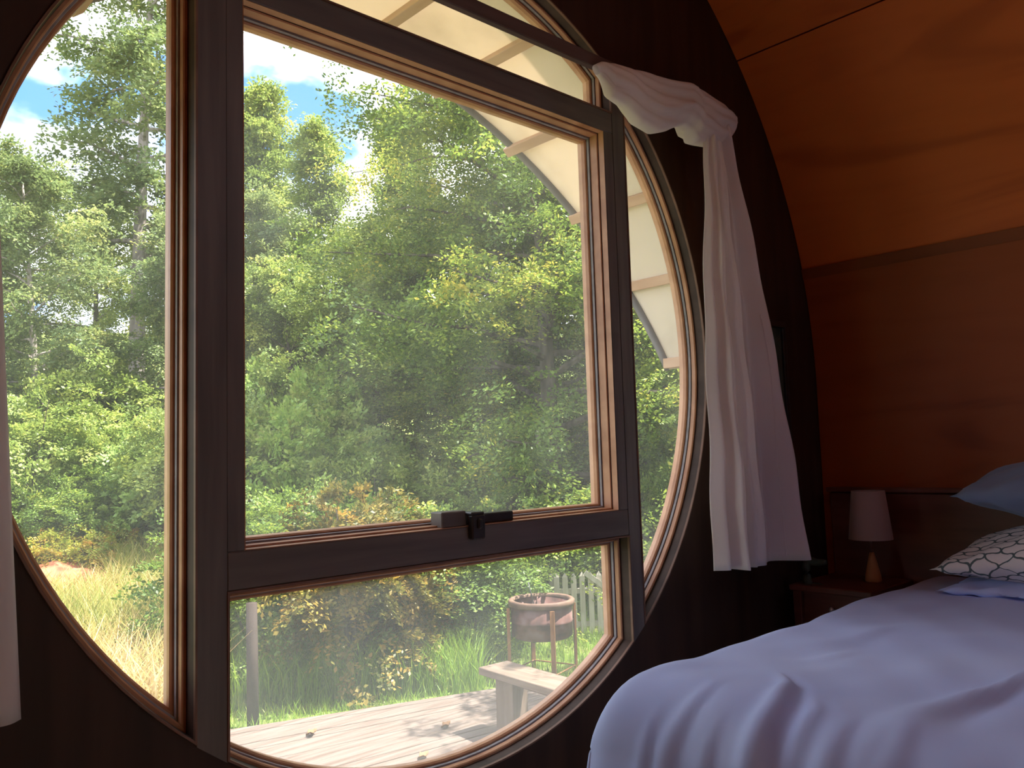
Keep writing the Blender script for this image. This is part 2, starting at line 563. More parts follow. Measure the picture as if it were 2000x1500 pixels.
def lathe(name, prof, c, mat, parent=None, seg=32, smooth=True):
    V, F = [], []
    for (r, z) in prof:
        for k in range(seg):
            t = 2 * math.pi * k / seg
            V.append((c[0] + r * math.cos(t), c[1] + r * math.sin(t), c[2] + z))
    for i in range(len(prof) - 1):
        for k in range(seg):
            k2 = (k + 1) % seg
            F.append((i * seg + k, i * seg + k2, (i + 1) * seg + k2, (i + 1) * seg + k))
    return mesh(name, V, F, mat, parent, smooth)


def grid_obj(name, P, mat, parent=None, smooth=True, thick=0.0, closed_u=False):
    """P[i][j] = point"""
    nu, nv = len(P), len(P[0])
    V = [p for row in P for p in row]
    F = []
    for i in range(nu if closed_u else nu - 1):
        i2 = (i + 1) % nu
        for j in range(nv - 1):
            F.append((i * nv + j, i2 * nv + j, i2 * nv + j + 1, i * nv + j + 1))
    o = mesh(name, V, F, mat, parent, smooth)
    if thick:
        md = o.modifiers.new('thickness', 'SOLIDIFY')
        md.thickness = thick
        md.offset = 0
    return o


rad = math.radians

# ================================================================== THE HUT SHELL
RV, ZV = 2.15, 1.45          # barrel vault
YB = -2.6                    # back wall


def vault_pt(t, r=RV):
    """t in degrees 0..180 along the arch"""
    return (r * math.cos(rad(t)), ZV + r * math.sin(rad(t)))


# front wall with round opening (inner face Y=D, outer face Y=D+0.12)
angs = [i * 3.0 for i in range(120)]


def shell_edge(a, r, xc=0.0, zc=ZC):
    """where a ray from (xc, zc) leaves the barrel shaped section of half width r"""
    c, s = math.cos(rad(a)), math.sin(rad(a))
    lo, hi = 0.0, 8.0
    for _ in range(50):
        t = (lo + hi) / 2
        x, z = xc + t * c, zc + t * s
        ok = abs(x) <= r and z >= ZC - 0.95 - 0.66 and (z <= ZV or x * x + (z - ZV) ** 2 <= r * r)
        lo, hi = (t, hi) if ok else (lo, t)
    return xc + lo * c, zc + lo * s


V, F = [], []
for a in angs:
    c, s = math.cos(rad(a)), math.sin(rad(a))
    ox, oz = shell_edge(a, RV + 0.05)
    V += [(R0 * c, D, ZC + R0 * s), (ox, D, oz), (ox, D + 0.12, oz), (R0 * c, D + 0.12, ZC + R0 * s)]
n = len(angs)
for i in range(n):
    j = (i + 1) % n
    for k in range(4):
        k2 = (k + 1) % 4
        F.append((i * 4 + k, i * 4 + k2, j * 4 + k2, j * 4 + k))
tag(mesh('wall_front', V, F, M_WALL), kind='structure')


def shell(name, t0, t1, r_in, r_out, mat, y0, y1, parent=None, step=3.0, straight=None):
    """curved slab between arch angles t0..t1 (may go below the spring line as a straight wall via straight=(zlo))"""
    prof = []
    ts = np.linspace(t0, t1, max(2, int(abs(t1 - t0) / step) + 1))
    for t in ts:
        prof.append((vault_pt(t, r_in), vault_pt(t, r_out)))
    if straight is not None:
        sgn = 1 if abs(t0) < 90 else -1
        prof.insert(0, ((sgn * r_in, straight), (sgn * r_out, straight)))
    V, F = [], []
    for (a, b) in prof:
        V += [(a[0], y0, a[1]), (b[0], y0, b[1]), (b[0], y1, b[1]), (a[0], y1, a[1])]
    n = len(prof)
    for i in range(n - 1):
        for k in range(4):
            k2 = (k + 1) % 4
            F.append((i * 4 + k, i * 4 + k2, (i + 1) * 4 + k2, (i + 1) * 4 + k))
    F.append((0, 1, 2, 3))
    F.append(tuple((n - 1) * 4 + k for k in (3, 2, 1, 0)))
    return mesh(name, V, F, mat, parent, True)


def flat_sm(o):
    md = o.modifiers.new('edge', 'EDGE_SPLIT')
    md.split_angle = rad(40)


SKA, SKB, SKY0, SKY1 = 41.81, 68.8, -2.5, -0.75       # added skylight: arch angles and Y range
ceil = empty('ceiling', (0, 0, ZV + RV), kind='structure')
for t0, t1, y0, y1 in ((0, SKA, YB, D), (SKB, 180, YB, D), (SKA, SKB, YB, SKY0), (SKA, SKB, SKY1, D)):
    flat_sm(shell('roof_shell', t0, t1, RV + 0.022, RV + 0.10, M_WALL, y0, y1, ceil, 3))
wr = tag(box('wall_right', (RV + 0.022, YB, -0.05), (RV + 0.10, D, ZV), M_WALL, bevel=0), kind='structure')
wl = tag(box('wall_left', (-RV - 0.10, YB, -0.05), (-RV - 0.022, D, ZV), M_WALL, bevel=0), kind='structure')
g = 0.09
for t0, t1, y0, y1 in ((14.83, 41.81, YB + 0.01, D - 0.004), (41.81, 68.8, YB + 0.01, SKY0), (41.81, 68.8, SKY1, D - 0.004), (68.8, 95.8, YB + 0.01, D - 0.004),
                       (95.8, 122.8, YB + 0.01, D - 0.004), (122.8, 150, YB + 0.01, D - 0.004), (150, 180, YB + 0.01, D - 0.004)):
    flat_sm(shell('ply_panel', t0 + g, t1 - g, RV, RV + 0.02, M_PLY, y0, y1, ceil, 2.2))
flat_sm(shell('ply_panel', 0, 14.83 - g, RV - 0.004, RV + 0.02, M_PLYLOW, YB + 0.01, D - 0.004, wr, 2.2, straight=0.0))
flat_sm(shell('cover_strip', 14.0, 15.3, RV - 0.010, RV - 0.0045, M_SEAM, YB + 0.01, D - 0.004, wr, 0.6))
box('ply_panel', (-RV - 0.02, YB + 0.01, 0.0), (-RV + 0.002, D - 0.004, ZV), M_PLY, wl, bevel=0.002)
fl = tag(box('floor', (-RV - 0.1, YB, -0.06), (RV + 0.1, D, -0.012), M_FLOOR, bevel=0), kind='structure')
for i in range(30):
    x0 = -RV + i * (2 * RV / 30)
    box('floor_board', (x0 + 0.001, YB + 0.01, -0.012), (x0 + 2 * RV / 30 - 0.001, D - 0.005, 0.0), M_FLOOR, fl, bevel=0.002)
# back wall
V, F = [], []
for a in angs:
    ox, oz = shell_edge(a, RV + 0.1)
    V += [(ox, YB, oz), (ox, YB - 0.12, oz)]
n = len(angs)
F = [tuple(range(0, 2 * n, 2)), tuple(range(2 * n - 1, 0, -2))] + [(2 * i, 2 * ((i + 1) % n), 2 * ((i + 1) % n) + 1, 2 * i + 1) for i in range(n)]
tag(mesh('wall_back', V, F, M_WALL), kind='structure')
# skylight added behind the photographer to brighten the room: frame and pane
skylight_add = empty('added_skylight', (1.23, (SKY0 + SKY1) / 2, 3.21), kind='structure')
for t0, t1, y0, y1, nm in ((SKA + 0.05, SKA + 1.5, SKY0 + 0.045, SKY1 - 0.045, 'stile'), (SKB - 1.5, SKB - 0.05, SKY0 + 0.045, SKY1 - 0.045, 'stile'),
                           (SKA + 0.05, SKB - 0.05, SKY0 + 0.001, SKY0 + 0.045, 'rail'), (SKA + 0.05, SKB - 0.05, SKY1 - 0.045, SKY1 - 0.001, 'rail')):
    flat_sm(shell(nm, t0, t1, RV + 0.002, RV + 0.095, M_WOOD, y0, y1, skylight_add, 2.2))
P = [[(vault_pt(t, RV + 0.07)[0], y, vault_pt(t, RV + 0.07)[1]) for y in (SKY0 + 0.04, SKY1 - 0.04)] for t in np.linspace(SKA + 1.4, SKB - 1.4, 12)]
grid_obj('glass_pane', P, M_CLEAN, skylight_add)
for x0, x1, b in ((RV - 0.03, RV - 0.004, 'baseboard_right'), (-RV + 0.003, -RV + 0.03, 'baseboard_left')):
    tag(box(b, (x0, YB + 0.01, 0.0), (x1, D - 0.006, 0.09), M_HEAD, bevel=0.004), kind='structure')

# ================================================================== THE ROUND WINDOW
win = empty('window_1', (0, D, ZC), kind='structure')
XL0, XL1 = -0.782, -0.7125          # left post
XR0, XR1 = 0.731, 0.7935            # right post
ZT0, ZT1 = ZC + 0.781, ZC + 0.856   # top rail
ZB0, ZB1 = ZC - 0.653, ZC - 0.564   # lower rail
SX0, SX1 = -0.669, 0.683            # clear opening of the tilting sash
YF = D - 0.003
YO = D + 0.105


def zarc(x, s):
    return ZC + s * math.sqrt(max(R0 * R0 - x * x, 0))


for xa, xb in ((XL0, XL1), (XR0, XR1)):
    V = [(x, y, zarc(x, sg) + sg * 0.004) for sg in (-1, 1) for y in (YF, YO) for x in (xa, xb)]
    mesh('post', V, [(0, 1, 5, 4), (2, 6, 7, 3), (0, 4, 6, 2), (1, 3, 7, 5), (0, 2, 3, 1), (4, 5, 7, 6)], M_WOODV, win)
box('rail', (XL1, YF, ZT0), (XR0, YO, ZT1), M_WOODH, win)
box('rail', (XL1, YF, ZB0), (XR0, YO, ZB1), M_WOODH, win)
box('stile', (XL1, YF + 0.001, ZB1), (SX0, YO, ZT0), M_WOODV, win, 0.002)
box('stile', (SX1, YF + 0.001, ZB1), (XR0, YO, ZT0), M_WOODV, win, 0.002)


def arc(a0, a1, r=R0, step=2.5):
    k = max(2, int(abs(a1 - a0) / step) + 1)
    return [(r * math.cos(rad(t)), ZC + r * math.sin(rad(t))) for t in np.linspace(a0, a1, k)]


def deg(x, z):
    return math.degrees(math.atan2(z - ZC, x))


aL = deg(XL0, zarc(XL0, 1))
aLb = deg(XL0, zarc(XL0, -1))
aR = deg(XR1, zarc(XR1, 1))
tL, tR = deg(XL1, zarc(XL1, 1)), deg(XR0, zarc(XR0, 1))
loops = {
    'left': arc(aL, 360 + aLb),
    'right': arc(-aR, aR),
    'top': [(XL1, ZT1), (XR0, ZT1)] + arc(tR, tL),
    'low': [(XR0, ZB0), (XL1, ZB0)] + arc(-tL, -tR),
}
center = [(SX0, ZB1), (SX1, ZB1), (SX1, ZT0), (SX0, ZT0)]


def offset(poly, o):
    n = len(poly)
    res = []
    for i in range(n):
        a, b, c = Vector(poly[i - 1]), Vector(poly[i]), Vector(poly[(i + 1) % n])
        d1, d2 = (b - a).normalized(), (c - b).normalized()
        n1, n2 = Vector((-d1.y, d1.x)), Vector((-d2.y, d2.x))
        mv = (n1 + n2) / max(1 + n1.dot(n2), 0.15)
        res.append(b + mv * o)
    return res


def sweep(name, poly, prof, mat, parent):
    V, F = [], []
    n = len(poly)
    for (o, y) in prof:
        V += [(p.x, D + y, p.y) for p in offset(poly, o)]
    for i in range(len(prof) - 1):
        for k in range(n):
            k2 = (k + 1) % n
            F.append((i * n + k, i * n + k2, (i + 1) * n + k2, (i + 1) * n + k))
    return mesh(name, V, F, mat, parent)


def pane(name, poly, o, y, parent):
    P = offset(poly, o)
    n = len(P)
    # closed thin slab would double the film of dust, a single sheet is enough
    return mesh(name, [(p.x, D + y, p.y) for p in P], [tuple(range(n))], M_GLASS, parent)


for key, lp in loops.items():
    sweep('jamb', lp, [(0.004, -0.002), (0.006, 0.002), (0.009, 0.034), (0.009, 0.05)], M_JAMB, win)
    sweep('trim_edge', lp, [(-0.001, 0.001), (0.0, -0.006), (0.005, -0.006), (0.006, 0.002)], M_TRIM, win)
    sweep('glazing_bead', lp, [(0.008, 0.036), (0.016, 0.034), (0.019, 0.037), (0.020, 0.052), (0.010, 0.054)], M_WOOD, win)
    sweep('glazing_seal', lp, [(0.012, 0.055), (0.024, 0.055), (0.025, 0.064), (0.012, 0.066)], M_SEAL, win)
    sweep('outer_bead', lp, [(0.012, 0.068), (0.030, 0.066), (0.034, 0.070), (0.035, 0.100), (0.0, 0.102)], M_WOOD, win)
    pane('glass_pane', lp, 0.0345, 0.083, win)

# tilting sash in the middle opening
sweep('sash_frame', center, [(0.000, 0.000), (0.002, -0.001), (0.003, 0.022), (0.000, 0.024)], M_WOOD, win)
sweep('sash', center, [(0.001, 0.028), (0.004, 0.025), (0.008, 0.027), (0.009, 0.058), (0.004, 0.06)], M_WOOD, win)
sweep('glazing_seal', center, [(0.004, 0.061), (0.014, 0.060), (0.015, 0.069), (0.004, 0.07)], M_SEAL, win)
sweep('outer_bead', center, [(0.004, 0.072), (0.018, 0.070), (0.022, 0.074), (0.024, 0.104), (0.0, 0.105)], M_WOOD, win)
pane('glass_pane', center, 0.0235, 0.088, win)
# latch: timber block, black catch and long black bar
lat = box('latch_block', (-0.083, D + 0.004, ZB1 + 0.001), (0.006, D + 0.058, ZB1 + 0.046), M_WOODH, win, 0.003)
box('latch_bar', (0.02, D + 0.012, ZB1 + 0.003), (0.20, D + 0.05, ZB1 + 0.032), M_BLACK, lat, 0.003)
bm = bmesh.new()
add_box(bm, (0.030, D - 0.014, ZB1 - 0.002), (0.050, 0.022, 0.07), bevel=0.004)
add_box(bm, (0.030, D + 0.016, ZB1 + 0.036), (0.050, 0.075, 0.010), bevel=0.003)
add_box(bm, (0.030, D - 0.026, ZB1 + 0.008), (0.016, 0.014, 0.03), bevel=0.004)
bm_obj('latch_catch', bm, M_BLACK, lat)

# ================================================================== HOOD OVER THE WINDOW (outside)
RH = 1.335
hood = empty('window_hood', (0, D + 0.12, ZC + RH), 'arched hood of cream translucent sheet on timber battens over the round window', 'hood')


def rimy(a):
    return D + 0.25 + 0.61 * math.sin(rad(a))


P = []
for a in np.arange(-1, 181.1, 2.0):
    c, s = math.cos(rad(a)), math.sin(rad(a))
    P.append([(RH * c, D + 0.12 + (rimy(a) - D - 0.12) * v, ZC + RH * s) for v in np.linspace(0, 1, 7)])
grid_obj('sheet', P, M_HOOD, hood, thick=0.004)
tube('edge_tube', [((RH - 0.004) * math.cos(rad(a)), rimy(a), ZC + (RH - 0.004) * math.sin(rad(a))) for a in np.arange(-1, 181.1, 3)], 0.017, M_TUBE, hood, 10)
for k, a in enumerate([0, 15.3, 30.5, 47.2, 64, 80, 97, 113.5, 130, 147, 163.5, 180]):
    s = math.sin(rad(a))
    y1 = D + 0.245 + 0.665 * s
    ln = y1 - (D + 0.12)
    rot = Matrix.Rotation(-rad(a), 3, 'Y')
    rc = RH - 0.018
    bm = bmesh.new()
    add_box(bm, (rc * math.cos(rad(a)), D + 0.12 + ln / 2, ZC + rc * math.sin(rad(a))), (0.030, ln, 0.042), rot, 0.002)
    bm_obj('batten', bm, M_BATT, hood)

# ================================================================== CURTAINS AND ROD
rod = empty('curtain_rod', (0, D - 0.14, 2.48), 'long flat dark timber curtain rod across the top of the round window', 'curtain rod')
box('bar', (-1.42, D - 0.152, 2.457), (1.245, D - 0.128, 2.504), M_ROD, rod, 0.003)
for x in (-1.36, 1.20):
    box('bracket', (x - 0.02, D - 0.128, 2.462), (x + 0.02, D - 0.0005, 2.499), M_ROD, rod, 0.003)

rng = np.random.default_rng(7)


def lerp_tab(tab, z):
    zs = [a for a, _ in tab]
    xs = [b for _, b in tab]
    return float(np.interp(z, zs, xs))


cr_ = empty('curtain', (1.35, D - 0.1, 0.73), 'cream linen curtain slung over the rod end and hanging right of the round window', 'curtain')
xl = [(0.74, 1.090), (1.15, 1.106), (1.73, 1.117), (2.38, 1.168), (2.48, 1.17)]
xr = [(0.73, 1.708), (1.14, 1.650), (1.77, 1.530), (2.10, 1.440), (2.43, 1.345), (2.48, 1.33)]
KH = (D - 0.20) / (D - 0.10)          # the cloth hangs 0.2 m off the wall


def hang(x, z):
    return -1.5388 + (x + 1.5388) * KH, 1.2026 + (z - 1.2026) * KH


P = []
nu, nz_ = 150, 60


def pleat(u, t):
    """t 0 top .. 1 bottom"""
    A = 0.014 + 0.046 * t
    w = 0.55 * math.sin(2 * math.pi * (3.1 * u + 0.15)) + 0.35 * math.sin(2 * math.pi * (5.3 * u + 0.4 + 0.1 * t)) + 0.18 * math.sin(2 * math.pi * (11 * u + 0.2))
    fold = -1.1 * math.exp(-((u - 0.17) / 0.028) ** 2) + 1.3 * math.exp(-((u - 0.56 - 0.02 * t) / 0.03) ** 2) - 0.9 * math.exp(-((u - 0.80) / 0.07) ** 2) - 0.6 * math.exp(-((u - 0.03) / 0.05) ** 2)
    return A * (w + fold)


for i in range(nu + 1):
    u = i / nu
    row = []
    for j in range(nz_ + 1):
        t = j / nz_
        zbot = 0.755 - 0.022 * math.exp(-((u - 0.25) / 0.2) ** 2) - 0.02 * (u > 0.66) + 0.012 * math.sin(9 * u)
        z = 2.48 + (zbot - 2.48) * t
        a, b = lerp_tab(xl, z), lerp_tab(xr, z)
        x = a + (b - a) * u + 0.012 * t * math.sin(2 * math.pi * 4 * u)
        y = D - 0.205 + pleat(u, t) + 0.004 * math.sin(14 * z + 9 * u)
        hx, hz = hang(x, z)
        row.append((hx, min(y, D - 0.03), hz))
    P.append(row)
grid_obj('hanging_cloth', P, M_LINEN, cr_, thick=0.003)
# hem cord down the inside
tube('seam_cord', [(1.23 + 0.115 * t - 0.03 * max(0, t - 0.6) + 0.008 * math.sin(9 * t), D - 0.262 - 0.01 * math.sin(5 * t), 1.69 - 0.90 * t) for t in np.linspace(0, 1, 24)], 0.0022, M_LINEN, cr_, 5)
# swag slung over the rod
top = [(0.57, 2.520), (0.60, 2.541), (0.66, 2.556), (0.75, 2.560), (0.93, 2.580), (1.07, 2.606), (1.18, 2.603), (1.31, 2.583), (1.38, 2.566), (1.41, 2.520)]
bot = [(0.57, 2.492), (0.60, 2.474), (0.64, 2.424), (0.72, 2.415), (0.78, 2.370), (0.87, 2.358), (0.96, 2.385), (1.06, 2.430), (1.10, 2.420), (1.12, 2.378), (1.25, 2.392), (1.36, 2.440), (1.41, 2.480)]
dep = [(0.57, 0.012), (0.64, 0.03), (0.75, 0.046), (0.95, 0.058), (1.15, 0.062), (1.30, 0.06), (1.38, 0.045), (1.41, 0.015)]
P = []
nx, na = 110, 64
for k in range(na):
    th = 2 * math.pi * k / na
    row = []
    for i in range(nx + 1):
        x = 0.57 + 0.84 * i / nx
        zt, zb, dy = lerp_tab(top, x), lerp_tab(bot, x), lerp_tab(dep, x)
        c, s = math.cos(th), math.sin(th)
        zc, hz = (zt + zb) / 2, (zt - zb) / 2
        # creases that sweep from upper left to lower right
        ph = 7.0 * (s * hz / 0.1) + 9.0 * (x - 0.6)
        w = 0.007 * math.sin(ph) + 0.005 * math.sin(2.3 * ph + 1.0) + 0.009 * math.exp(-((s + 0.35 - 0.6 * (x - 0.8)) / 0.10) ** 2)
        w *= min(1, (x - 0.57) * 12, (1.41 - x) * 12)
        yy = (dy + w) * (abs(c) ** 0.8) * (1 if c > 0 else -1)
        px_, pz_ = hang(x + 0.010 * s * math.sin(20 * x), zc + hz * (abs(s) ** 0.9) * (1 if s > 0 else -1))
        row.append((px_, D - 0.175 - yy, pz_))
    P.append(row)
sw = grid_obj('swag', P, M_LINEN, cr_, closed_u=True)

cl_ = empty('curtain', (-1.45, D - 0.1, 0.73), 'shadowed curtain hanging left of the round window at the edge of view', 'curtain')
xe = [(0.72, -1.136), (1.12, -1.160), (1.9, -1.204), (2.5, -1.24)]
P = []
for i in range(91):
    u = i / 90
    row = []
    for j in range(41):
        t = j / 40
        z = 2.535 + (0.735 - 2.535) * t
        b = lerp_tab(xe, z)
        x = (-1.78 + 0.10 * (1 - t)) + (b + 1.78 - 0.10 * (1 - t)) * u
        y = D - 0.095 + (0.012 + 0.03 * t) * (math.sin(2 * math.pi * 4.2 * u + 0.6) + 0.4 * math.sin(2 * math.pi * 9 * u))
        row.append((x, min(y, D - 0.012) if z < 2.45 else D - 0.085, z))
    P.append(row)
grid_obj('hanging_cloth', P, M_LINEN, cl_, thick=0.003)

# framed picture on the window wall, half behind the right curtain
pic = empty('picture', (1.66, D - 0.01, 1.45), 'small dark framed picture on the window wall behind the curtain', 'picture')
for nm, lo, hi in (('frame', (1.50, D - 0.022, 1.15), (1.86, D - 0.001, 1.18)), ('frame', (1.50, D - 0.022, 1.72), (1.86, D - 0.001, 1.75)),
                   ('frame', (1.50, D - 0.022, 1.18), (1.53, D - 0.001, 1.72)), ('frame', (1.83, D - 0.022, 1.18), (1.86, D - 0.001, 1.72))):
    box(nm, lo, hi, M_BLACK, pic, 0.003)
box('print', (1.53, D - 0.010, 1.18), (1.83, D - 0.002, 1.72), M_PIC, pic, 0)

# ================================================================== BED
BX0, BX1, BY0, BY1 = 0.06, 2.06, -0.16, 1.36
bed = empty('bed', (1.05, 0.6, 0.0), 'bed with a wide red brown headboard standing against the curved plywood wall', 'bed')
box('headboard', (2.085, -0.35, 0.0), (2.13, 1.80, 0.985), M_HEAD, bed, 0.006)
box('headboard_cap', (2.07, -0.36, 0.985), (2.135, 1.81, 1.005), M_HEAD, bed, 0.004)
box('side_rail', (BX0, BY0, 0.20), (BX1 + 0.02, BY0 + 0.03, 0.36), M_HEAD, bed, 0.004)
box('side_rail', (BX0, BY1 - 0.03, 0.20), (BX1 + 0.02, BY1, 0.36), M_HEAD, bed, 0.004)
box('foot_rail', (BX0, BY0 + 0.03, 0.20), (BX0 + 0.03, BY1 - 0.03, 0.36), M_HEAD, bed, 0.004)
for x in (BX0, BX1 - 0.06):
    for y in (BY0 + 0.0, BY1 - 0.06):
        box('leg', (x + 0.002, y + 0.002, 0.0), (x + 0.058, y + 0.058, 0.20), M_HEAD, bed, 0.004)
box('mattress', (BX0 + 0.03, BY0 + 0.03, 0.30), (BX1, BY1 - 0.03, 0.585), M_MATT, bed, 0.04)

# duvet: one sheet draped over foot and both sides
TOP = 0.650


def edge(p, r):
    q = r * math.pi / 2
    if p >= 0:
        return p, 0.0
    if p > -q:
        a = -p / r
        return -r * math.sin(a), r * (1 - math.cos(a))
    e = -q - p
    return -r - 0.10 * e, r + e * 0.99


def seg_dist(px, py, line):
    """signed distance to a polyline and the fraction of the way along it"""
    best, frac, n = 9.0, 0.0, len(line) - 1
    for k in range(n):
        (ax, ay), (bx, by) = line[k], line[k + 1]
        dx, dy = bx - ax, by - ay
        l2 = dx * dx + dy * dy
        t = max(0, min(1, ((px - ax) * dx + (py - ay) * dy) / l2))
        qx, qy = ax + t * dx, ay + t * dy
        d = math.hypot(px - qx, py - qy)
        if d < abs(best):
            sd = (px - ax) * dy - (py - ay) * dx
            best, frac = (d if sd > 0 else -d), (k + t) / n
    return best, frac


FOLDS = [  # polyline in (s, y) sheet coordinates, ridge height, width
    ([(-0.45, 0.96), (-0.20, 0.97), (-0.06, 0.965), (0.06, 1.00), (0.14, 1.07)], 0.030, 0.022),
    ([(-0.45, 0.90), (-0.22, 0.905), (-0.05, 0.88), (0.03, 0.92)], 0.012, 0.016),
    ([(-0.45, 1.22), (-0.22, 1.185), (-0.08, 1.14), (0.0, 1.13)], 0.011, 0.014),
    ([(-0.45, 1.28), (-0.26, 1.25), (-0.10, 1.22)], 0.009, 0.012),
    ([(-0.45, 1.10), (-0.25, 1.09), (-0.10, 1.06)], 0.009, 0.016),
    ([(-0.45, 0.83), (-0.18, 0.82), (-0.02, 0.80)], 0.012, 0.022),
    ([(-0.40, 0.73), (-0.12, 0.70), (0.00, 0.69)], 0.008, 0.022),
    ([(-0.02, 0.72), (0.10, 0.70), (0.30, 0.66), (0.60, 0.62)], 0.026, 0.026),
    ([(-0.40, 0.50), (-0.12, 0.48), (0.02, 0.46)], 0.014, 0.03),
    ([(-0.40, 0.25), (-0.12, 0.28), (0.05, 0.33)], 0.014, 0.03),
    ([(0.15, 1.20), (0.35, 1.08), (0.55, 1.04)], 0.007, 0.03),
    ([(0.35, 1.25), (0.6, 1.12), (0.9, 1.08)], 0.006, 0.04),
    ([(0.95, 1.28), (1.3, 1.12), (1.7, 1.06)], 0.008, 0.035),
    ([(1.0, 0.72), (1.35, 0.70), (1.7, 0.78)], 0.008, 0.05),
    ([(1.60, 1.25), (1.66, 0.9), (1.62, 0.4)], 0.012, 0.04),
]


def sm(x, y):
    return (math.sin(2.1 * x + 1.3 * y + 0.4) * 0.5 + math.sin(4.3 * x - 3.1 * y + 1.0) * 0.3 + math.sin(7.0 * x + 6.1 * y + 2.2) * 0.2)


P = []
NS, NT = 190, 170
S0, S1 = -0.46, 1.86
T0, T1 = -0.46, 0.46
ys0, ys1 = BY0 + 0.07, BY1 - 0.06
for i in range(NS + 1):
    s = S0 + (S1 - S0) * i / NS
    inx, dx = edge(s, 0.16)
    row = []
    for j in range(NT + 1):
        q = -0.42 + (ys1 - ys0 + 0.84) * j / NT        # sheet coordinate across
        pn, pf = q, (ys1 - ys0) - q
        if pn < pf:
            iy, dy = edge(pn, 0.11)
            y = ys0 + iy
        else:
            iy, dy = edge(pf, 0.11)
            y = ys1 - iy
        yy = ys0 + q
        x = BX0 + 0.10 + inx
        dd = math.hypot(dx, dy) if dx > 0 and dy > 0 else dx + dy
        z = TOP + 0.010 * sm(s * 1.4, yy * 1.6) - dd
        # ridge folds push out along the surface normal
        h = 0.0
        for line, hh, w in FOLDS:
            sd, fr = seg_dist(s, yy, line)
            hk = 0.62 * hh * math.sin(math.pi * min(1, max(0, (1 - fr) * 0.9 + 0.0))) ** 0.8
            if line[0][0] < -0.3 and fr < 0.5:
                hk = 0.62 * hh
            wk = w * (0.85 + 0.35 * math.sin(3 * fr + 40 * w)) * (0.6 + 0.8 * (1 - fr))
            h += hk * math.exp(-(sd / wk) ** 2) - 0.6 * hk * math.exp(-((sd - 1.9 * wk) / (wk * 1.1)) ** 2)
        if s < 0.1:
            k = min(1.0, (0.1 - s) / 0.4)
            h += k * (0.004 * math.sin(15 * yy + 2.5 * math.sin(5 * yy)) + 0.002 * math.sin(43 * yy + 4 * s) * math.sin(6 * yy))
        h += 0.0022 * math.sin(31 * yy + 9 * s + 2 * math.sin(7 * s)) * math.sin(5.3 * s + 3.1 * yy) + 0.0016 * math.sin(23 * s - 17 * yy + 3 * math.sin(4 * yy))
        an = min(max(dx / 0.16, 0), 1) * math.pi / 2
        bn = min(max(dy / 0.11, 0), 1) * math.pi / 2
        x -= h * math.sin(an)
        z += h * math.cos(an) * math.cos(bn)
        if dy > 0:
            y += (1 if pf < pn else -1) * 0.012 * math.sin(14 * s) * math.sin(bn)
        row.append((x, y, max(z, 0.12)))
    P.append(row)
dv = grid_obj('duvet', P, M_DUVET, None, thick=0.012)
tag(dv, 'rumpled plain blue cotton duvet spread over the bed and hanging at its foot', 'duvet')


def pillow(name, c, size, T, rot, mat, label, group):
    a, b = size[0] / 2, size[1] / 2
    nU = 36
    V, F, UV = [], [], []
    idx = {}
    for side in (1, -1):
        for i in range(nU + 1):
            for j in range(nU + 1):
                u, v = -1 + 2 * i / nU, -1 + 2 * j / nU
                edge_ = i in (0, nU) or j in (0, nU)
                if side == -1 and edge_:
                    idx[(side, i, j)] = idx[(1, i, j)]
                    continue
                th = T * ((1 - u ** 2) ** 0.62) * ((1 - v ** 2) ** 0.62)
                wr_ = 0.006 * math.sin(23 * v + 6 * u) * (abs(u) ** 2) + 0.005 * math.sin(13 * u + 11 * v) + 0.006 * math.sin(19 * v + 3 * u) * (abs(v) ** 3) + 0.004 * math.sin(9 * u * v + 2)
                th += wr_ * (0 if edge_ else 1)
                x = a * u * (1 - 0.07 * (1 - v * v))
                y = b * v * (1 - 0.06 * (1 - u * u))
                p = rot @ Vector((x, y, side * th)) + Vector(c)
                idx[(side, i, j)] = len(V)
                V.append(tuple(p))
                UV.append(((u + 1) / 2, (v + 1) / 2))
    for side in (1, -1):
        for i in range(nU):
            for j in range(nU):
                q = (idx[(side, i, j)], idx[(side, i + 1, j)], idx[(side, i + 1, j + 1)], idx[(side, i, j + 1)])
                F.append(q if side == 1 else q[::-1])
    o = mesh(name, V, F, mat, None, True)
    uvl = o.data.uv_layers.new(name='UVMap')
    li = np.empty(len(o.data.loops), dtype=np.int32)
    o.data.loops.foreach_get('vertex_index', li)
    uvl.data.foreach_set('uv', np.array(UV, dtype=np.float32)[li].ravel())
    tag(o, label, 'pillow', group)
    return o


def rotm(rx, ry, rz):
    return Matrix.Rotation(rad(rz), 3, 'Z') @ Matrix.Rotation(rad(ry), 3, 'Y') @ Matrix.Rotation(rad(rx), 3, 'X')


pillow('pillow', (1.84, 0.77, 0.683), (0.46, 0.84), 0.042, rotm(0, -4, 0), M_DUVET, 'flat plain blue pillow lying lowest under the trellis patterned one', 'pillows at the head of the bed')
pillow('pillow', (1.84, 0.79, 0.805), (0.46, 0.84), 0.11, rotm(-7, -5, -4), M_TREL, 'white pillow printed with a grey trellis pattern, in the middle of the stack', 'pillows at the head of the bed')
pillow('pillow', (1.87, 0.73, 1.015), (0.46, 0.82), 0.115, rotm(1, -5, 4), M_NAVY, 'dark slate blue pillow lying on top of the trellis patterned one', 'pillows at the head of the bed')

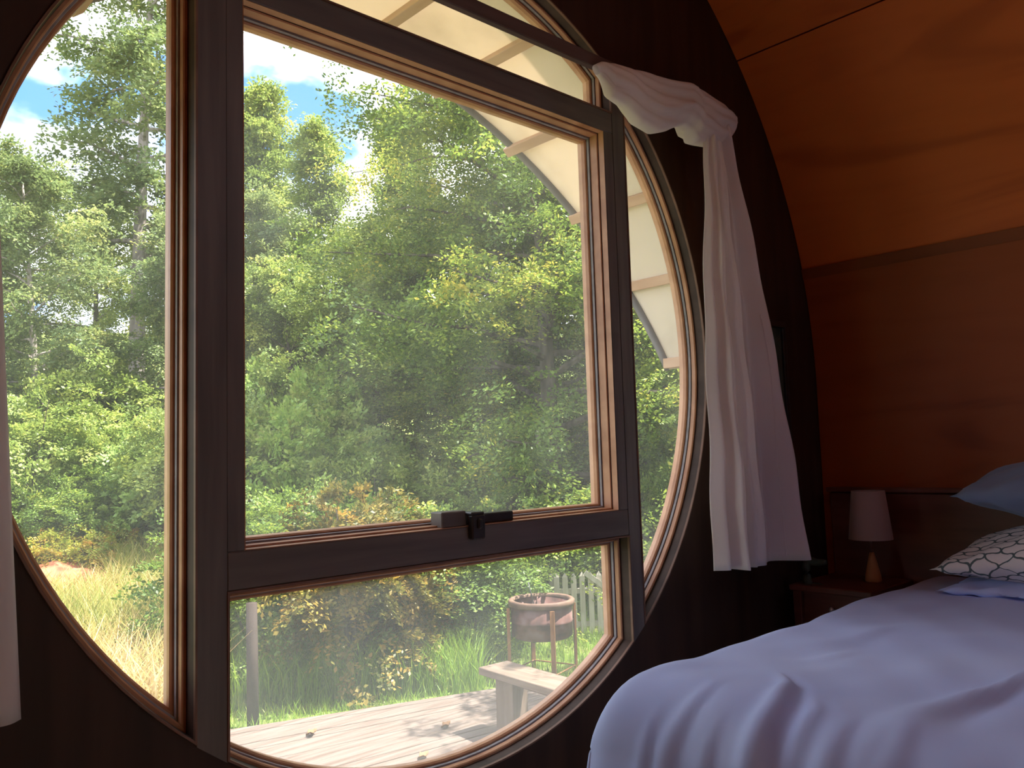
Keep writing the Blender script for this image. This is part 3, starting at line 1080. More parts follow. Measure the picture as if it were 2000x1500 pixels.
# ================================================================== BEDSIDE TABLE, LAMP
tb = empty('bedside_table', (1.88, 1.64, 0.0), 'small dark timber bedside table in the corner under the lamp', 'table')
box('top', (1.68, 1.455, 0.600), (2.078, 1.80, 0.625), M_HEAD, tb, 0.004)
box('shelf', (1.71, 1.48, 0.20), (2.06, 1.78, 0.22), M_HEAD, tb, 0.003)
bx = box('drawer', (1.715, 1.49, 0.47), (2.05, 1.77, 0.598), M_HEAD, tb, 0.003)
tube('knob', [(1.715, 1.63, 0.535), (1.700, 1.63, 0.535), (1.692, 1.63, 0.535)], [0.006, 0.012, 0.008], M_STEEL, bx, 10)
for x in (1.69, 2.035):
    for y in (1.465, 1.755):
        box('leg', (x, y, 0.0), (x + 0.035, y + 0.035, 0.60), M_HEAD, tb, 0.003)
lx, ly, lz = 1.93, 1.555, 0.6255
lamp = empty('table_lamp', (lx, ly, lz), 'small table lamp with a pale tapered shade on the bedside table', 'lamp')
lathe('lamp_base', [(0.0, 0.0), (0.030, 0.0), (0.033, 0.006), (0.030, 0.03), (0.021, 0.07), (0.013, 0.105), (0.009, 0.12), (0.0, 0.12)], (lx, ly, lz), M_LAMPW, lamp)
tube('lamp_stem', [(lx, ly, lz + 0.118), (lx, ly, lz + 0.30)], 0.0055, M_STEEL, lamp, 10)
lathe('lamp_shade', [(0.087, 0.175), (0.066, 0.375), (0.064, 0.375), (0.085, 0.175), (0.087, 0.175)], (lx, ly, lz), M_SHADE, lamp, 40)
sp = []
for k in range(3):
    t = 2 * math.pi * k / 3
    sp.append(((lx, ly, lz + 0.30), (lx + 0.074 * math.cos(t), ly + 0.074 * math.sin(t), lz + 0.30)))
V, F = [], []
for a, b in sp:
    tube_data([a, b], [0.0015, 0.0015], 5, True, V, F)
mesh('shade_spider', V, F, M_STEEL, lamp)
orn = tube('ornament', [(1.745 + 0.0 * t, 1.70 + 0.055 * math.cos(t), 0.665 + 0.06 * math.sin(t) + 0.012 * math.sin(3 * t)) for t in np.linspace(-2.2, 2.3, 22)], [0.010 + 0.010 * math.sin(math.pi * k / 21) for k in range(22)], M_PIC)
tag(orn, 'small dark curved ornament on the bedside table left of the lamp', 'ornament')

# ================================================================== OUTSIDE: GROUND, DECK


def ground_z(x, y):
    d = math.hypot(x + 1.54, y)
    z = -0.87
    if y > 3 and d > 8:
        az = math.degrees(math.atan2(x + 1.54, y))
        z += 0.13 * (min(d, 17) - 8) * min(1, max(0, (38 - az) / 10))
    if d > 17:
        z += 0.24 * (d - 17)
    if x > 4.6 and d < 17:
        z -= 0.055 * (x - 4.6)
    z += 0.03 * math.sin(1.3 * x) * math.sin(1.1 * y)
    return z


P = []
for x in np.concatenate([np.linspace(-14, 16, 61), np.linspace(18, 46, 15)]):
    P.append([(x, y, ground_z(x, y)) for y in np.concatenate([np.linspace(-9, 24, 67), np.linspace(26, 50, 13)])])
tag(grid_obj('lawn', P, M_GROUND), kind='structure')

deck = empty('deck', (1.5, 3.8, -0.62), kind='structure')
rngp = random.Random(5)
NP = 29


def deck_line(t):
    return 1.99 + 3.66 * t, rad(-19.0 * t ** 2.5)      # Y at X=0.97, direction


def deck_y(t, x):
    y0, a = deck_line(t)
    return y0 + math.tan(a) * (x - 0.97)


XD0, XD1 = -2.6, 4.1
for k in range(NP):
    t0, t1 = k / NP, (k + 1) / NP
    dz = rngp.uniform(-0.002, 0.002)
    cuts = [XD0, XD1]
    xm = rngp.uniform(-1.6, 0.4)
    for (x0, x1) in ((XD0, xm), (xm, XD1)):
        V = []
        for z in (-0.655, -0.62 + dz):
            for (x, t, g_) in ((x0 + 0.002, t0, 0.0045), (x1 - 0.002, t0, 0.0045), (x1 - 0.002, t1, -0.0045), (x0 + 0.002, t1, -0.0045)):
                V.append((x, deck_y(t, x) + g_, z))
        F = [(3, 2, 1, 0), (4, 5, 6, 7), (0, 1, 5, 4), (1, 2, 6, 5), (2, 3, 7, 6), (3, 0, 4, 7)]
        bm = bmesh.new()
        bv = [bm.verts.new(v) for v in V]
        for f in F:
            bm.faces.new([bv[i] for i in f])
        bmesh.ops.bevel(bm, geom=[e for e in bm.edges], offset=0.003, segments=1, affect='EDGES')
        bm_obj('plank', bm, M_DECK, deck)
for x in (-2.3, -0.8, 0.8, 2.4, 3.9):
    box('joist', (x - 0.03, 2.0, -0.80), (x + 0.03, deck_y(1, x) - 0.05, -0.657), M_STAKE, deck, 0)
for k in range(0, 5):
    x = (-2.3, -0.8, 0.8, 2.4, 3.9)[k]
    box('pile', (x - 0.05, deck_y(1, x) - 0.25, -1.0), (x + 0.05, deck_y(1, x) - 0.15, -0.80), M_STAKE, deck, 0)

# bench on the deck, running towards the hut
bench = empty('bench', (2.28, 3.4, -0.62), 'low bench of one thick weathered plank on the sunny deck', 'bench')
zs = -0.205
bm = bmesh.new()
add_box(bm, (2.17, 3.42, zs - 0.024), (0.245, 1.78, 0.048), Matrix.Rotation(rad(-3.5), 3, 'Z'), 0.004)
bm_obj('seat', bm, M_BENCH, bench)
for y in (4.14, 2.75):
    bm = bmesh.new()
    add_box(bm, (2.235 - (4.14 - y) * 0.06, y, (-0.618 + zs - 0.048) / 2), (0.20, 0.13, zs - 0.048 + 0.618), Matrix.Rotation(rad(18), 3, 'Z'), 0.004)
    bm_obj('leg', bm, M_BENCHL, bench)
bm = bmesh.new()
add_box(bm, (2.18, 3.45, zs - 0.075), (0.035, 1.2, 0.05), Matrix.Rotation(rad(-3.5), 3, 'Z'), 0.002)
bm_obj('stretcher', bm, M_BENCHL, bench)

for k, (x, y, lb) in enumerate(((2.0, 4.55, 'curled brown leaf fallen on the deck nearest the bench'), (1.30, 5.1, 'curled brown leaf fallen near the far edge of the deck'), (1.55, 4.20, 'curled brown leaf fallen on the deck close to the window'))):
    P = []
    for i in range(7):
        u = i / 6
        P.append([(x + 0.07 * (u - 0.5) + 0.01 * v, y + 0.035 * v * math.sin(math.pi * (0.06 + 0.88 * u)), -0.614 + 0.018 * v * v + 0.012 * math.sin(5 * u) ** 2) for v in (-1, -0.5, 0, 0.5, 1)])
    tag(grid_obj('fallen_leaf', P, M_DRY, thick=0.001), lb, 'leaf', 'fallen leaves on the deck')

# fire drum
dx_, dy_, dzg = 3.99, 5.62, -0.86
pit = empty('fire_drum', (dx_, dy_, dzg), 'rusty cut down drum on four thin legs on the grass beyond the deck', 'fire pit')
rD = 0.285
zt, zb_ = -0.16, -0.50
lathe('drum', [(0.0, zb_ - dzg), (rD - 0.03, zb_ - dzg), (rD, zb_ - dzg + 0.02), (rD, -0.36 - dzg), (rD + 0.008, -0.35 - dzg), (rD, -0.34 - dzg), (rD, zt - dzg), (rD - 0.008, zt - dzg), (rD - 0.008, zb_ - dzg + 0.03), (0.0, zb_ - dzg + 0.03)], (dx_, dy_, dzg), M_RUST, pit, 40)
lathe('rim', [(rD + 0.001, zt - dzg - 0.055), (rD + 0.024, zt - dzg - 0.05), (rD + 0.026, zt - dzg - 0.005), (rD + 0.01, zt - dzg + 0.008), (rD - 0.02, zt - dzg + 0.002), (rD - 0.02, zt - dzg - 0.02)], (dx_, dy_, dzg), M_RUSTB, pit, 40)
lathe('ash_bed', [(0.0, -0.27 - dzg), (0.12, -0.275 - dzg), (rD - 0.012, -0.29 - dzg)], (dx_, dy_, dzg), M_ASH, pit, 30)
for k in range(4):
    a = rad(-118 + 90 * k)
    px, py = dx_ + (rD + 0.014) * math.cos(a), dy_ + (rD + 0.014) * math.sin(a)
    qx, qy = dx_ + (rD + 0.045) * math.cos(a), dy_ + (rD + 0.045) * math.sin(a)
    bm = bmesh.new()
    tvec = Vector((-math.sin(a), math.cos(a), 0))
    add_box(bm, ((px + qx) / 2, (py + qy) / 2, (dzg - 0.03 + zt - 0.06) / 2), (0.008, 0.036, zt - 0.06 - dzg + 0.03), Matrix.Rotation(a, 3, 'Z'), 0.001)
    add_box(bm, ((px + qx) / 2 + 0.012 * math.cos(a) + 0.016 * tvec.x, (py + qy) / 2 + 0.012 * math.sin(a) + 0.016 * tvec.y, (dzg - 0.03 + zt - 0.06) / 2), (0.03, 0.006, zt - 0.06 - dzg + 0.03), Matrix.Rotation(a, 3, 'Z'), 0.001)
    bm_obj('leg', bm, M_RUSTL, pit)
pts = [(dx_ + (rD + 0.03) * math.cos(rad(-118 + 90 * k)), dy_ + (rD + 0.03) * math.sin(rad(-118 + 90 * k)), dzg + 0.07) for k in range(4)]
for k in range(4):
    tube('brace', [pts[k], pts[(k + 1) % 4]], 0.007, M_RUSTL, pit, 6)
tube('poker_rod', [(dx_ + 0.02, dy_ + 0.10, -0.285), (dx_ + 0.0, dy_ + 0.17, -0.02)], 0.005, M_BLACK, pit, 6)

# wooden stake at the edge of the lawn
stk = tube('stake', [(1.44, 6.25, -0.92), (1.437, 6.25, -0.4), (1.432, 6.25, 0.10)], [0.047, 0.045, 0.043], M_STAKE, None, 9)
tag(stk, 'round grey wooden stake standing in the long grass past the deck', 'post')

# picket fence with a gate brace
fence = empty('picket_fence', (6.25, 6.25, -0.95), 'pale picket fence with a slanting gate brace behind the drum', 'fence')
A = Vector((5.45, 6.87, 0))
B = Vector((7.05, 5.62, 0))
dirv = (B - A).normalized()
ang = math.atan2(dirv.y, dirv.x)
Rz = Matrix.Rotation(ang, 3, 'Z')
ln = (B - A).length
k = 0
s = 0.02
while s < ln:
    p = A + dirv * s
    zg = -0.95
    h = 0.70 + 0.02 * math.sin(3.1 * k)
    bm = bmesh.new()
    add_box(bm, (p.x, p.y, zg + h / 2), (0.062, 0.018, h), Rz, 0.002)
    # pointed head
    for v in bm.verts:
        pass
    r = bmesh.ops.create_cone(bm, cap_ends=True, segments=4, radius1=0.044, radius2=0.004, depth=0.05)
    bmesh.ops.transform(bm, matrix=Matrix.Translation((p.x, p.y, zg + h + 0.024)) @ Rz.to_4x4() @ Matrix.Diagonal((1, 0.3, 1, 1)) @ Matrix.Rotation(rad(45), 4, 'Z'), verts=r['verts'])
    bm_obj('picket', bm, M_PICK, fence)
    s += 0.10
    k += 1
back = Vector((-dirv.y, dirv.x, 0)) * 0.025
for z in (-0.80, -0.42):
    bm = bmesh.new()
    mid = (A + B) / 2 + back
    add_box(bm, (mid.x, mid.y, z), (ln, 0.03, 0.06), Rz, 0.002)
    bm_obj('rail', bm, M_PICK, fence)
bm = bmesh.new()
mid = A + dirv * 0.55 - back
add_box(bm, (mid.x, mid.y, -0.36), (0.50, 0.025, 0.06), Rz @ Matrix.Rotation(rad(38), 3, 'Y'), 0.002)
bm_obj('gate_brace', bm, M_PICK, fence)
for s in (0.0, ln):
    p = A + dirv * s + back * 2.4
    box('fence_post', (p.x - 0.045, p.y - 0.045, -1.10), (p.x + 0.045, p.y + 0.045, -0.22), M_PICK, fence, 0.006)

# red clay bank
P = []
for i in range(25):
    u = -1 + 2 * i / 24
    row = []
    for j in range(13):
        v = -1 + 2 * j / 12
        x, y = 1.36 + 0.85 * u, 12.1 + 0.55 * v
        hgt = 0.30 * max(0, (1 - u * u)) ** 0.6 * max(0, 1 - v * v) + 0.05 * math.sin(9 * u) * math.cos(7 * v)
        row.append((x, y, ground_z(x, y) - 0.08 + hgt))
    P.append(row)
tag(grid_obj('clay_bank', P, M_RED), 'mound of bare red clay beyond the long grass', 'soil bank')

# ================================================================== PLANTS
CNT = [0]


def quads_mesh(name, Vn, tint, mat, per=4):
    """Vn (n, per, 3) independent polygons"""
    n = Vn.shape[0]
    me = bpy.data.meshes.new(name)
    me.vertices.add(n * per)
    me.vertices.foreach_set('co', Vn.reshape(-1).astype(np.float32))
    me.loops.add(n * per)
    me.loops.foreach_set('vertex_index', np.arange(n * per, dtype=np.int32))
    me.polygons.add(n)
    me.polygons.foreach_set('loop_start', np.arange(0, n * per, per, dtype=np.int32))
    me.update(calc_edges=True)
    at = me.attributes.new('tint', 'FLOAT', 'FACE')
    at.data.foreach_set('value', tint.astype(np.float32))
    me.materials.append(mat)
    CNT[0] += n * (per - 2)
    return me


def leaves(rg, C, Dv, Nv, ln, wd):
    """rhombic leaves: centres, axes, normals"""
    Dv = Dv / np.linalg.norm(Dv, axis=1, keepdims=True)
    S = np.cross(Nv, Dv)
    S /= np.maximum(np.linalg.norm(S, axis=1, keepdims=True), 1e-6)
    l = ln[:, None]
    w = wd[:, None]
    return np.stack([C, C + Dv * l * 0.5 + S * w * 0.5, C + Dv * l, C + Dv * l * 0.5 - S * w * 0.5], axis=1)


def spray(rg, L_=0.5, side=5, per=7):
    """flat twig fan: leaf bases and axes in the xy plane, twig along +x"""
    C, Dv = [], []
    for i in range(8):
        t = (i + 0.5) / 8
        for sg in (1, -1):
            C.append((L_ * t, 0, 0))
            Dv.append((0.6, sg * 0.8, 0))
    for k in range(side):
        t = 0.15 + 0.75 * k / side
        sg = 1 if k % 2 else -1
        sl = L_ * (0.55 - 0.35 * t)
        a = sg * rg.uniform(0.6, 1.0)
        for i in range(per):
            q = (i + 0.6) / per * sl
            for s2 in (1, -1):
                C.append((L_ * t + q * math.cos(a), q * math.sin(a), 0))
                Dv.append((math.cos(a + s2 * 0.8), math.sin(a + s2 * 0.8), 0))
    return np.array(C), np.array(Dv)


def foliage(rg, pos, axis, L_, leaf, tint_mu, tint_sd=0.16, droop=0.0, side=5, per=7, tilt=0.5, keep=1.0):
    """place sprays; returns (n,4,3), tint"""
    K = len(pos)
    C0, D0 = spray(rg, 1.0, side, per)
    m_ = len(C0)
    ax = axis / np.linalg.norm(axis, axis=1, keepdims=True)
    up = np.tile(np.array([0, 0, 1.0]), (K, 1)) + rg.normal(0, tilt, (K, 3))
    sd = np.cross(up, ax)
    sd /= np.linalg.norm(sd, axis=1, keepdims=True)
    nn = np.cross(ax, sd)
    sc = L_ * rg.uniform(0.7, 1.25, K)
    C = pos[:, None, :] + sc[:, None, None] * (C0[None, :, 0:1] * ax[:, None, :] + C0[None, :, 1:2] * sd[:, None, :])
    C = C + rg.normal(0, 0.06, C.shape) * sc[:, None, None]
    C[:, :, 2] -= droop * sc[:, None] * (C0[None, :, 0] ** 2)
    Dv = D0[None, :, 0:1] * ax[:, None, :] + D0[None, :, 1:2] * sd[:, None, :] + rg.normal(0, 0.35, C.shape)
    Nv = nn[:, None, :] + rg.normal(0, 0.45, C.shape)
    C, Dv, Nv = C.reshape(-1, 3), Dv.reshape(-1, 3), Nv.reshape(-1, 3)
    tn = (tint_mu[:, None] + rg.normal(0, tint_sd, (K, m_))).reshape(-1)
    if keep < 1:
        kk = rg.random(len(C)) < keep
        C, Dv, Nv, tn = C[kk], Dv[kk], Nv[kk], tn[kk]
    ln = leaf * rg.uniform(0.7, 1.3, len(C))
    return leaves(rg, C, Dv, Nv, ln, ln * rg.uniform(0.45, 0.62, len(C))), np.clip(tn, 0, 1)


def tree_data(seed, H, z0, rmax, nb, spb, L_, leaf, mu, mat, bark, lean=(0, 0), shape='cone', tr=0.12, droop=0.25, sd=0.12, yellow=0.04, side=5, per=7, up=0.35):
    rg = np.random.default_rng(seed)
    # trunk
    tp = []
    for i in range(9):
        t = i / 8
        tp.append((lean[0] * t * t + 0.10 * math.sin(3 * t + seed), lean[1] * t * t + 0.10 * math.cos(2.2 * t + seed) - 0.10, H * t * 0.97))
    tV, tF = tube_data(tp, [tr * (1 - 0.86 * i / 8) for i in range(9)], 9)
    bV, bF = [], []
    pos, axs, mus = [], [], []
    for k in range(nb):
        q = (k + rg.uniform(0, 1)) / nb
        z = z0 + (H - z0) * q
        if shape == 'cone':
            R = rmax * (1 - q) ** 0.75 * (0.55 + 0.45 * min(1, q * 6 + 0.3)) + 0.25
        elif shape == 'round':
            R = rmax * math.sqrt(max(0.03, 1 - (2 * q - 0.85) ** 2 / 1.35))
        else:
            R = rmax * (0.5 + 0.5 * math.sin(math.pi * min(1, q * 1.1)))
        R *= rg.uniform(0.6, 1.15)
        a = k * 2.399 + rg.uniform(-0.5, 0.5)
        el = rg.uniform(-0.1, up) + 0.5 * q
        i0 = min(7, int(z / (H * 0.97) * 8))
        f = z / (H * 0.97) * 8 - i0
        base = Vector(tp[i0]).lerp(Vector(tp[min(8, i0 + 1)]), min(1, max(0, f)))
        d = Vector((math.cos(a) * math.cos(el), math.sin(a) * math.cos(el), math.sin(el)))
        pl = []
        for i in range(5):
            t = i / 4
            p = base + d * R * t + Vector((0, 0, -0.16 * R * t * t))
            p += Vector(rg.normal(0, 0.04 * R * t, 3))
            pl.append(p)
        br = max(0.012, tr * 0.38 * (1 - 0.7 * q))
        tube_data(pl, [br * (1 - 0.8 * i / 4) for i in range(5)], 5, False, bV, bF)
        cm = mu + rg.normal(0, 0.10)
        if rg.random() < yellow:
            cm += 0.3
        for s in range(spb):
            t = rg.uniform(0.22, 1.0) ** 0.8
            i0 = min(3, int(t * 4))
            p = pl[i0].lerp(pl[i0 + 1], t * 4 - i0)
            sa = a + rg.normal(0, 0.9)
            ax = np.array([math.cos(sa), math.sin(sa), rg.normal(-0.05, 0.3)])
            off = rg.normal(0, 0.16 * L_ + 0.05 * R, 3)
            pos.append(np.array(p) + off - ax * L_ * 0.3)
            axs.append(ax)
            mus.append(cm + rg.normal(0, sd) + (yellow * 4 if rg.random() < yellow else 0))
    Q, tn = foliage(rg, np.array(pos), np.array(axs), L_, leaf, np.array(mus), droop=droop, side=side, per=per)
    fm = quads_mesh('foliage', Q, tn, mat)
    tm = bpy.data.meshes.new('trunk')
    tm.from_pydata([tuple(v) for v in tV], [], tF)
    tm.materials.append(bark)
    tm.polygons.foreach_set('use_smooth', [True] * len(tm.polygons))
    bmh = bpy.data.meshes.new('branches')
    bmh.from_pydata([tuple(v) for v in bV], [], bF)
    bmh.materials.append(bark)
    return tm, bmh, fm


def plant(name, data, loc, rz, sc, label, cat, group=None):
    o = empty(name, loc, label, cat, group, rotz=rz)
    o.scale = (sc[0], sc[0], sc[1]) if isinstance(sc, tuple) else (sc, sc, sc)
    for nm, me in zip(('trunk', 'branches', 'foliage'), data):
        c = bpy.data.objects.new(nm, me)
        COL.objects.link(c)
        c.parent = o
        if nm != 'trunk':
            c['kind'] = 'stuff'
    return o


def bush_data(seed, H, R, n, L_, leaf, mu, mat, bark=None, droop=0.3, layers=False, sd=0.14, yellow=0.03, side=5, per=6, stems=7):
    rg = np.random.default_rng(seed)
    bV, bF = [], []
    for k in range(stems):
        a = k * 2.4 + rg.uniform(-0.4, 0.4)
        r = R * rg.uniform(0.25, 0.75)
        tube_data([(0.03 * math.cos(a), 0.03 * math.sin(a), -0.05), (0.4 * r * math.cos(a), 0.4 * r * math.sin(a), 0.45 * H), (r * math.cos(a), r * math.sin(a), H * rg.uniform(0.7, 0.95))], [0.022, 0.015, 0.005], 5, False, bV, bF)
    u = rg.normal(0, 1, (n, 3))
    u /= np.linalg.norm(u, axis=1, keepdims=True)
    u[:, 2] = np.abs(u[:, 2]) * 1.0 - 0.95 * (rg.random(n) < 0.5) * rg.random(n)
    rr_ = rg.uniform(0.35, 1.0, n) ** 0.5
    lump = 1 + 0.22 * np.sin(3 * np.arctan2(u[:, 1], u[:, 0]) + seed) * np.cos(4 * u[:, 2])
    pos = u * rr_[:, None] * lump[:, None] * np.array([R, R, H * 0.52]) + np.array([0, 0, H * 0.5])
    pos[:, 2] = np.maximum(pos[:, 2], 0.05)
    axs = u.copy()
    axs[:, 2] = axs[:, 2] * 0.4 - 0.1
    axs += rg.normal(0, 0.35, axs.shape)
    mus = mu + rg.normal(0, sd, n) + (rg.random(n) < yellow) * 0.35
    Q, tn = foliage(rg, pos - axs * L_ * 0.35, axs, L_, leaf, mus, droop=droop, side=side, per=per)
    fm = quads_mesh('foliage', Q, tn, mat)
    sm_ = bpy.data.meshes.new('stems')
    sm_.from_pydata([tuple(v) for v in bV], [], bF)
    sm_.materials.append(bark or M_BARK)
    return sm_, fm


def shrub(name, data, loc, rz, sc, label, cat='shrub', group=None):
    o = empty(name, loc, label, cat, group, rotz=rz)
    o.scale = (sc[0], sc[0], sc[1]) if isinstance(sc, tuple) else (sc, sc, sc)
    for nm, me in zip(('stems', 'foliage'), data):
        c = bpy.data.objects.new(nm, me)
        COL.objects.link(c)
        c.parent = o
        c['kind'] = 'stuff'
    return o


def polar(az, d):
    return -1.54 + d * math.sin(rad(az)), d * math.cos(rad(az))


def at(az, d, dz=-0.05):
    x, y = polar(az, d)
    return (x, y, ground_z(x, y) + dz)


# tree kinds
K_TALL = tree_data(11, 13.5, 4.6, 2.15, 46, 22, 0.75, 0.105, 0.38, LEAF_BLUE, M_BARKP, (0.5, 0.2), 'col', 0.19, side=4, per=5)
K_LIGHT = tree_data(23, 7.8, 1.2, 2.4, 40, 30, 0.62, 0.085, 0.45, LEAF_BLUE, M_BARKP, (-0.2, 0.3), 'round', 0.12, side=4, per=5)
K_SLIM = tree_data(31, 10.5, 1.0, 1.8, 52, 26, 0.62, 0.09, 0.42, LEAF_MID, M_BARKP, (0.2, 0), 'cone', 0.12, side=4, per=5, yellow=0.06)
K_ROUND = tree_data(47, 7.5, 0.6, 2.6, 44, 34, 0.60, 0.08, 0.42, LEAF_MID, M_BARK, (0.3, 0.2), 'round', 0.13, side=4, per=5, yellow=0.07)
K_BEECH = tree_data(59, 8.6, 1.15, 4.0, 72, 52, 0.60, 0.058, 0.46, LEAF_DARK, M_BARK, (0.2, -0.3), 'round', 0.17, droop=0.4, yellow=0.05)
B_LIME = bush_data(3, 1.9, 1.25, 330, 0.36, 0.065, 0.5, LEAF_LIME)
B_MID = bush_data(5, 2.4, 1.5, 420, 0.42, 0.06, 0.4, LEAF_MID)
B_DARK = bush_data(7, 2.0, 1.3, 420, 0.36, 0.05, 0.3, LEAF_DARK)
B_MINT = bush_data(9, 1.8, 1.0, 190, 0.30, 0.095, 0.55, LEAF_MINT, side=3, per=4)
B_GOLD = bush_data(13, 1.75, 0.72, 330, 0.28, 0.05, 0.42, LEAF_GOLD, droop=0.6, sd=0.2, yellow=0.12)

TG = 'trees of the wood beyond the lawn'
for i, (k, az, d, rz, sc, lb) in enumerate([
    (K_TALL, 18.6, 20.0, 0.4, 1.08, 'tallest tree at left with pale trunk and grey green crown against the sky'),
    (K_LIGHT, 13.0, 17.0, 1.2, 0.80, 'pale green tree left of the tall pale trunked one'),
    (K_LIGHT, 21.5, 16.5, 3.0, 0.70, 'low pale tree half hidden behind the left window post'),
    (K_SLIM, 26.6, 20.0, 2.0, 0.88, 'slim pointed tree just right of the left window post'),
    (K_SLIM, 30.2, 17.0, 4.0, 0.76, 'yellow green pointed tree between the slim one and the big near one'),
    (K_ROUND, 33.5, 15.0, 0.3, 0.78, 'rounded yellow green tree behind the left side of the big near one'),
    (K_ROUND, 28.0, 15.5, 2.2, 0.62, 'low rounded tree under the slim pointed one'),
    (K_BEECH, 46.6, 12.9, 3.6, 1.10, 'big dark green near tree filling the right half of the window'),
    (K_BEECH, 53.6, 16.0, 2.9, 1.2, 'dark green tree seen through the narrow right pane'),
    (K_ROUND, 40.0, 16.0, 5.1, 0.95, 'bright tree glimpsed through gaps in the big near one'),
    (K_ROUND, 48.0, 17.0, 1.6, 1.05, 'bright tree behind the right edge of the big near one'),
    (K_LIGHT, 9.5, 19.0, 4.4, 0.85, 'pale tree by the left curtain'),
    (K_ROUND, 16.3, 23.0, 3.5, 0.85, 'rounded tree behind the tall pale trunked one'),
    (K_SLIM, 22.8, 23.0, 0.8, 0.85, 'pointed tree far behind the left window post'),
    (K_SLIM, 36.5, 19.5, 2.6, 0.92, 'pointed tree far behind the big near one'),
    (K_ROUND, 55.0, 17.0, 2.9, 1.0, 'rounded tree far behind the narrow right pane'),
    (K_LIGHT, 25.0, 17.5, 5.6, 0.80, 'pale trunked tree low at the right edge of the left window post'),
]):
    plant('tree', k, at(az, d), rz, sc, lb, 'tree', TG)
plant('tree', K_BEECH, (5.3, 2.6, -0.93), 1.1, 0.58, 'small dark tree beside the hut at far right that dapples the deck', 'tree', TG)
SG = 'bushes along the edge of the wood'
for i, (k, az, d, rz, sc, lb) in enumerate([
    (B_MINT, 19.6, 14.0, 0.5, (0.85, 0.98), 'bright mint green leafy bush at the foot of the left window post'),
    (B_MID, 12.5, 15.0, 1.5, (1.0, 1.0), 'olive bush nearest the left curtain'),
    (B_MID, 15.8, 16.5, 2.6, (1.1, 1.25), 'olive bush behind the yellow ferns'),
    (B_LIME, 17.6, 15.2, 3.1, (0.8, 0.95), 'pale lime bush between the ferns and the mint green one'),
    (B_DARK, 11.8, 13.9, 0.7, (0.75, 0.6), 'low dark bush behind the leftmost fern'),
    (B_DARK, 14.4, 14.3, 1.9, (0.85, 0.62), 'low dark bush behind the middle of the fern row'),
    (B_LIME, 16.9, 14.0, 2.9, (0.62, 0.55), 'low lime bush behind the rightmost ferns'),
    (B_LIME, 26.8, 12.5, 0.2, (1.0, 1.15), 'lime bush just right of the left window post'),
    (B_LIME, 30.5, 12.8, 2.0, (1.05, 1.05), 'lime bush behind the golden maple'),
    (B_LIME, 28.6, 14.2, 4.2, (1.1, 1.5), 'tall lime bush behind the other lime ones'),
    (B_MID, 33.8, 12.0, 3.8, (1.0, 0.9), 'olive bush right of the lime ones'),
    (B_MID, 23.5, 13.5, 5.0, (1.0, 1.0), 'olive bush hidden mostly by the left window post'),
    (B_DARK, 26.2, 8.6, 1.1, (0.85, 0.85), 'dark green bush behind the round wooden stake'),
    (B_DARK, 30.6, 9.0, 2.2, (0.85, 0.80), 'dark green bush behind the golden maple trunk'),
    (B_DARK, 35.0, 8.7, 3.3, (0.9, 0.75), 'dark green bush right of the golden maple'),
    (B_DARK, 39.3, 9.2, 4.4, (0.9, 0.75), 'dark green bush left of the rusty drum'),
    (B_DARK, 42.3, 10.6, 5.5, (0.7, 0.8), 'dark green bush at the foot of the big near tree'),
    (B_LIME, 50.0, 12.2, 0.8, (0.9, 0.95), 'lime bush behind the picket fence'),
    (B_DARK, 54.0, 12.5, 1.9, (0.9, 1.2), 'dark green bush low in the narrow right pane'),
    (B_GOLD, 32.2, 7.85, 0.9, (1.0, 1.03), 'golden leaved maple bush in front of the wood near the deck'),
    (B_GOLD, 35.2, 8.4, 3.9, (0.8, 0.85), 'smaller olive gold bush behind the golden maple'),
]):
    shrub('bush', k, at(az, d), rz, sc, lb, 'bush', SG)


# ferns in front of the clay bank
FE = [bush_data(17 + k, 0.62, 0.42, 85, 0.26, 0.045, 0.45, LEAF_FERN, droop=0.5, sd=0.2, yellow=0.08, stems=9) for k in (0, 1)]
for i, (az, d, sc, lb) in enumerate([(12.6, 13.5, 0.8, 'leftmost yellow fern on the clay bank'), (13.7, 12.9, 0.9, 'orange tinged fern second from the left'), (14.8, 13.3, 1.0, 'yellow fern at the middle of the row by the clay bank'),
                                     (16.1, 12.8, 0.85, 'yellow green fern second from the right of the row'), (17.3, 13.4, 0.9, 'rightmost yellow fern by the mint green bush')]):
    shrub('fern', FE[i % 2], at(az, d), i * 1.3, sc, lb, 'fern', 'yellow ferns by the clay bank')


def blades(name, xy, h, w, tmu, mat, bend, rg, head=0.0):
    n = len(xy)
    z = np.array([ground_z(a, b) for a, b in xy]) - 0.02
    a = rg.uniform(0, 2 * math.pi, n)
    ba = rg.uniform(0, 2 * math.pi, n)
    bd = bend * h * rg.uniform(0.3, 1.3, n)
    S = np.stack([np.cos(a), np.sin(a), np.zeros(n)], 1) * (w / 2)[:, None]
    B0 = np.column_stack([xy, z])
    B1 = B0 + np.column_stack([np.cos(ba) * bd * 0.3, np.sin(ba) * bd * 0.3, h * 0.6])
    B2 = B0 + np.column_stack([np.cos(ba) * bd, np.sin(ba) * bd, h])
    q1 = np.stack([B0 - S, B0 + S, B1 + S * 0.75, B1 - S * 0.75], 1)
    q2 = np.stack([B1 - S * 0.75, B1 + S * 0.75, B2 + S * 0.1, B2 - S * 0.1], 1)
    Q = np.concatenate([q1, q2])
    t = np.concatenate([tmu, tmu])
    me = quads_mesh(name, Q, np.clip(t, 0, 1), mat)
    return me


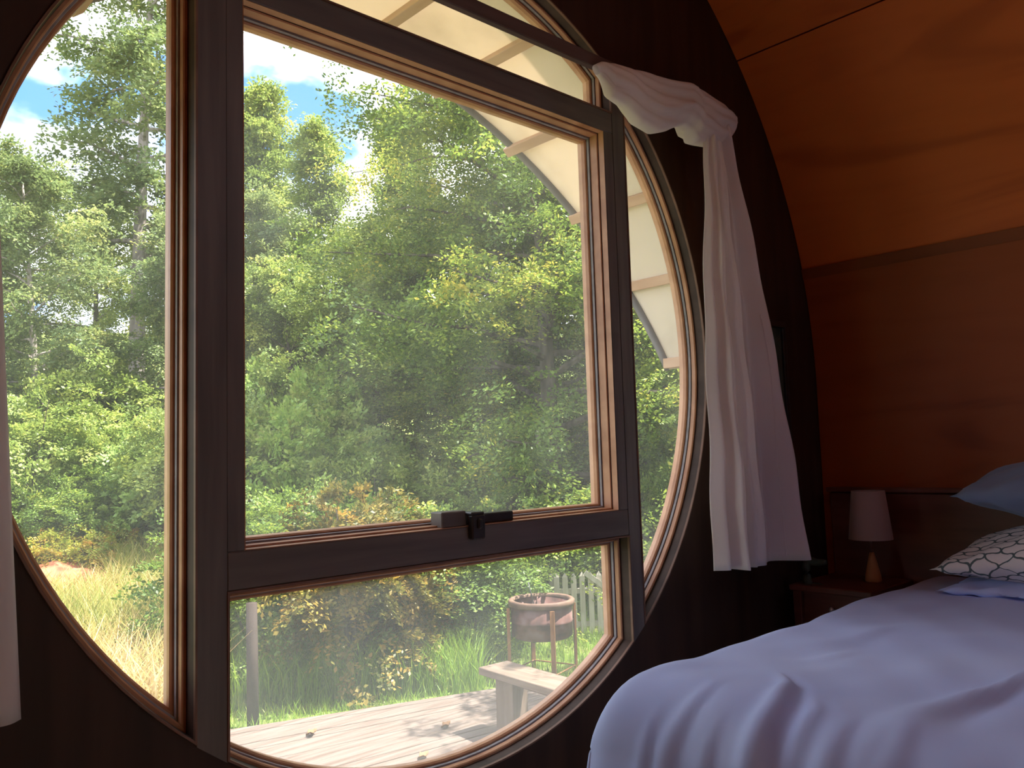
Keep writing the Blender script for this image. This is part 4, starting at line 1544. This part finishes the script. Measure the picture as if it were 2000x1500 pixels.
rg = np.random.default_rng(99)
# short lawn
pts = []
while len(pts) < 46000:
    p = rg.uniform((-0.5, 4.6), (8.5, 10.0), (20000, 2))
    lim = 5.65 - 0.344 * (p[:, 0] - 0.97)
    okm = (p[:, 1] > lim + 0.06) | (p[:, 0] > 4.25)
    okm &= (p[:, 0] + 1.54) < 1.75 * p[:, 1]
    pts.extend(p[okm].tolist())
xy = np.array(pts[:46000])
n = len(xy)
me = blades('lawn_grass', xy, rg.uniform(0.05, 0.16, n), rg.uniform(0.004, 0.009, n), 0.42 + rg.normal(0, 0.2, n), GRASS_L, 0.5, rg)
tag(link_mesh('lawn_grass', me, None), 'short green lawn grass around the drum and the deck', 'grass', kind='stuff')
# long grass
azs = rg.uniform(9, 21.5, 16000)
ds = np.sqrt(rg.uniform(6.6 ** 2, np.where(azs < 17.0, 11.5 ** 2, 13.2 ** 2)))
xy = np.column_stack([-1.54 + ds * np.sin(np.radians(azs)), ds * np.cos(np.radians(azs))])
n = len(xy)
tm_ = 0.42 + 0.18 * np.sin(xy[:, 0] * 2.3 + xy[:, 1]) + rg.normal(0, 0.2, n) + 0.25 * (xy[:, 1] < 8.2)
me = blades('long_grass', xy, rg.uniform(0.35, 0.85, n) * np.where(xy[:, 1] > 9.3, 0.62, 1.0), rg.uniform(0.008, 0.018, n), tm_, GRASS_T, 0.55, rg)
tag(link_mesh('long_grass', me, None), 'tall straw and green meadow grass at the left beyond the deck', 'grass', kind='stuff')
# long dark grass at the foot of the bushes
azs = rg.uniform(23, 40.5, 9000)
ds = rg.uniform(7.4, 9.2, 9000)
xy = np.column_stack([-1.54 + ds * np.sin(np.radians(azs)), ds * np.cos(np.radians(azs))])
n = len(xy)
me = blades('edge_grass', xy, rg.uniform(0.2, 0.55, n), rg.uniform(0.006, 0.012, n), 0.35 + rg.normal(0, 0.2, n), GRASS_L, 0.5, rg)
tag(link_mesh('edge_grass', me, None), 'longer grass at the foot of the dark bushes behind the lawn', 'grass', kind='stuff')
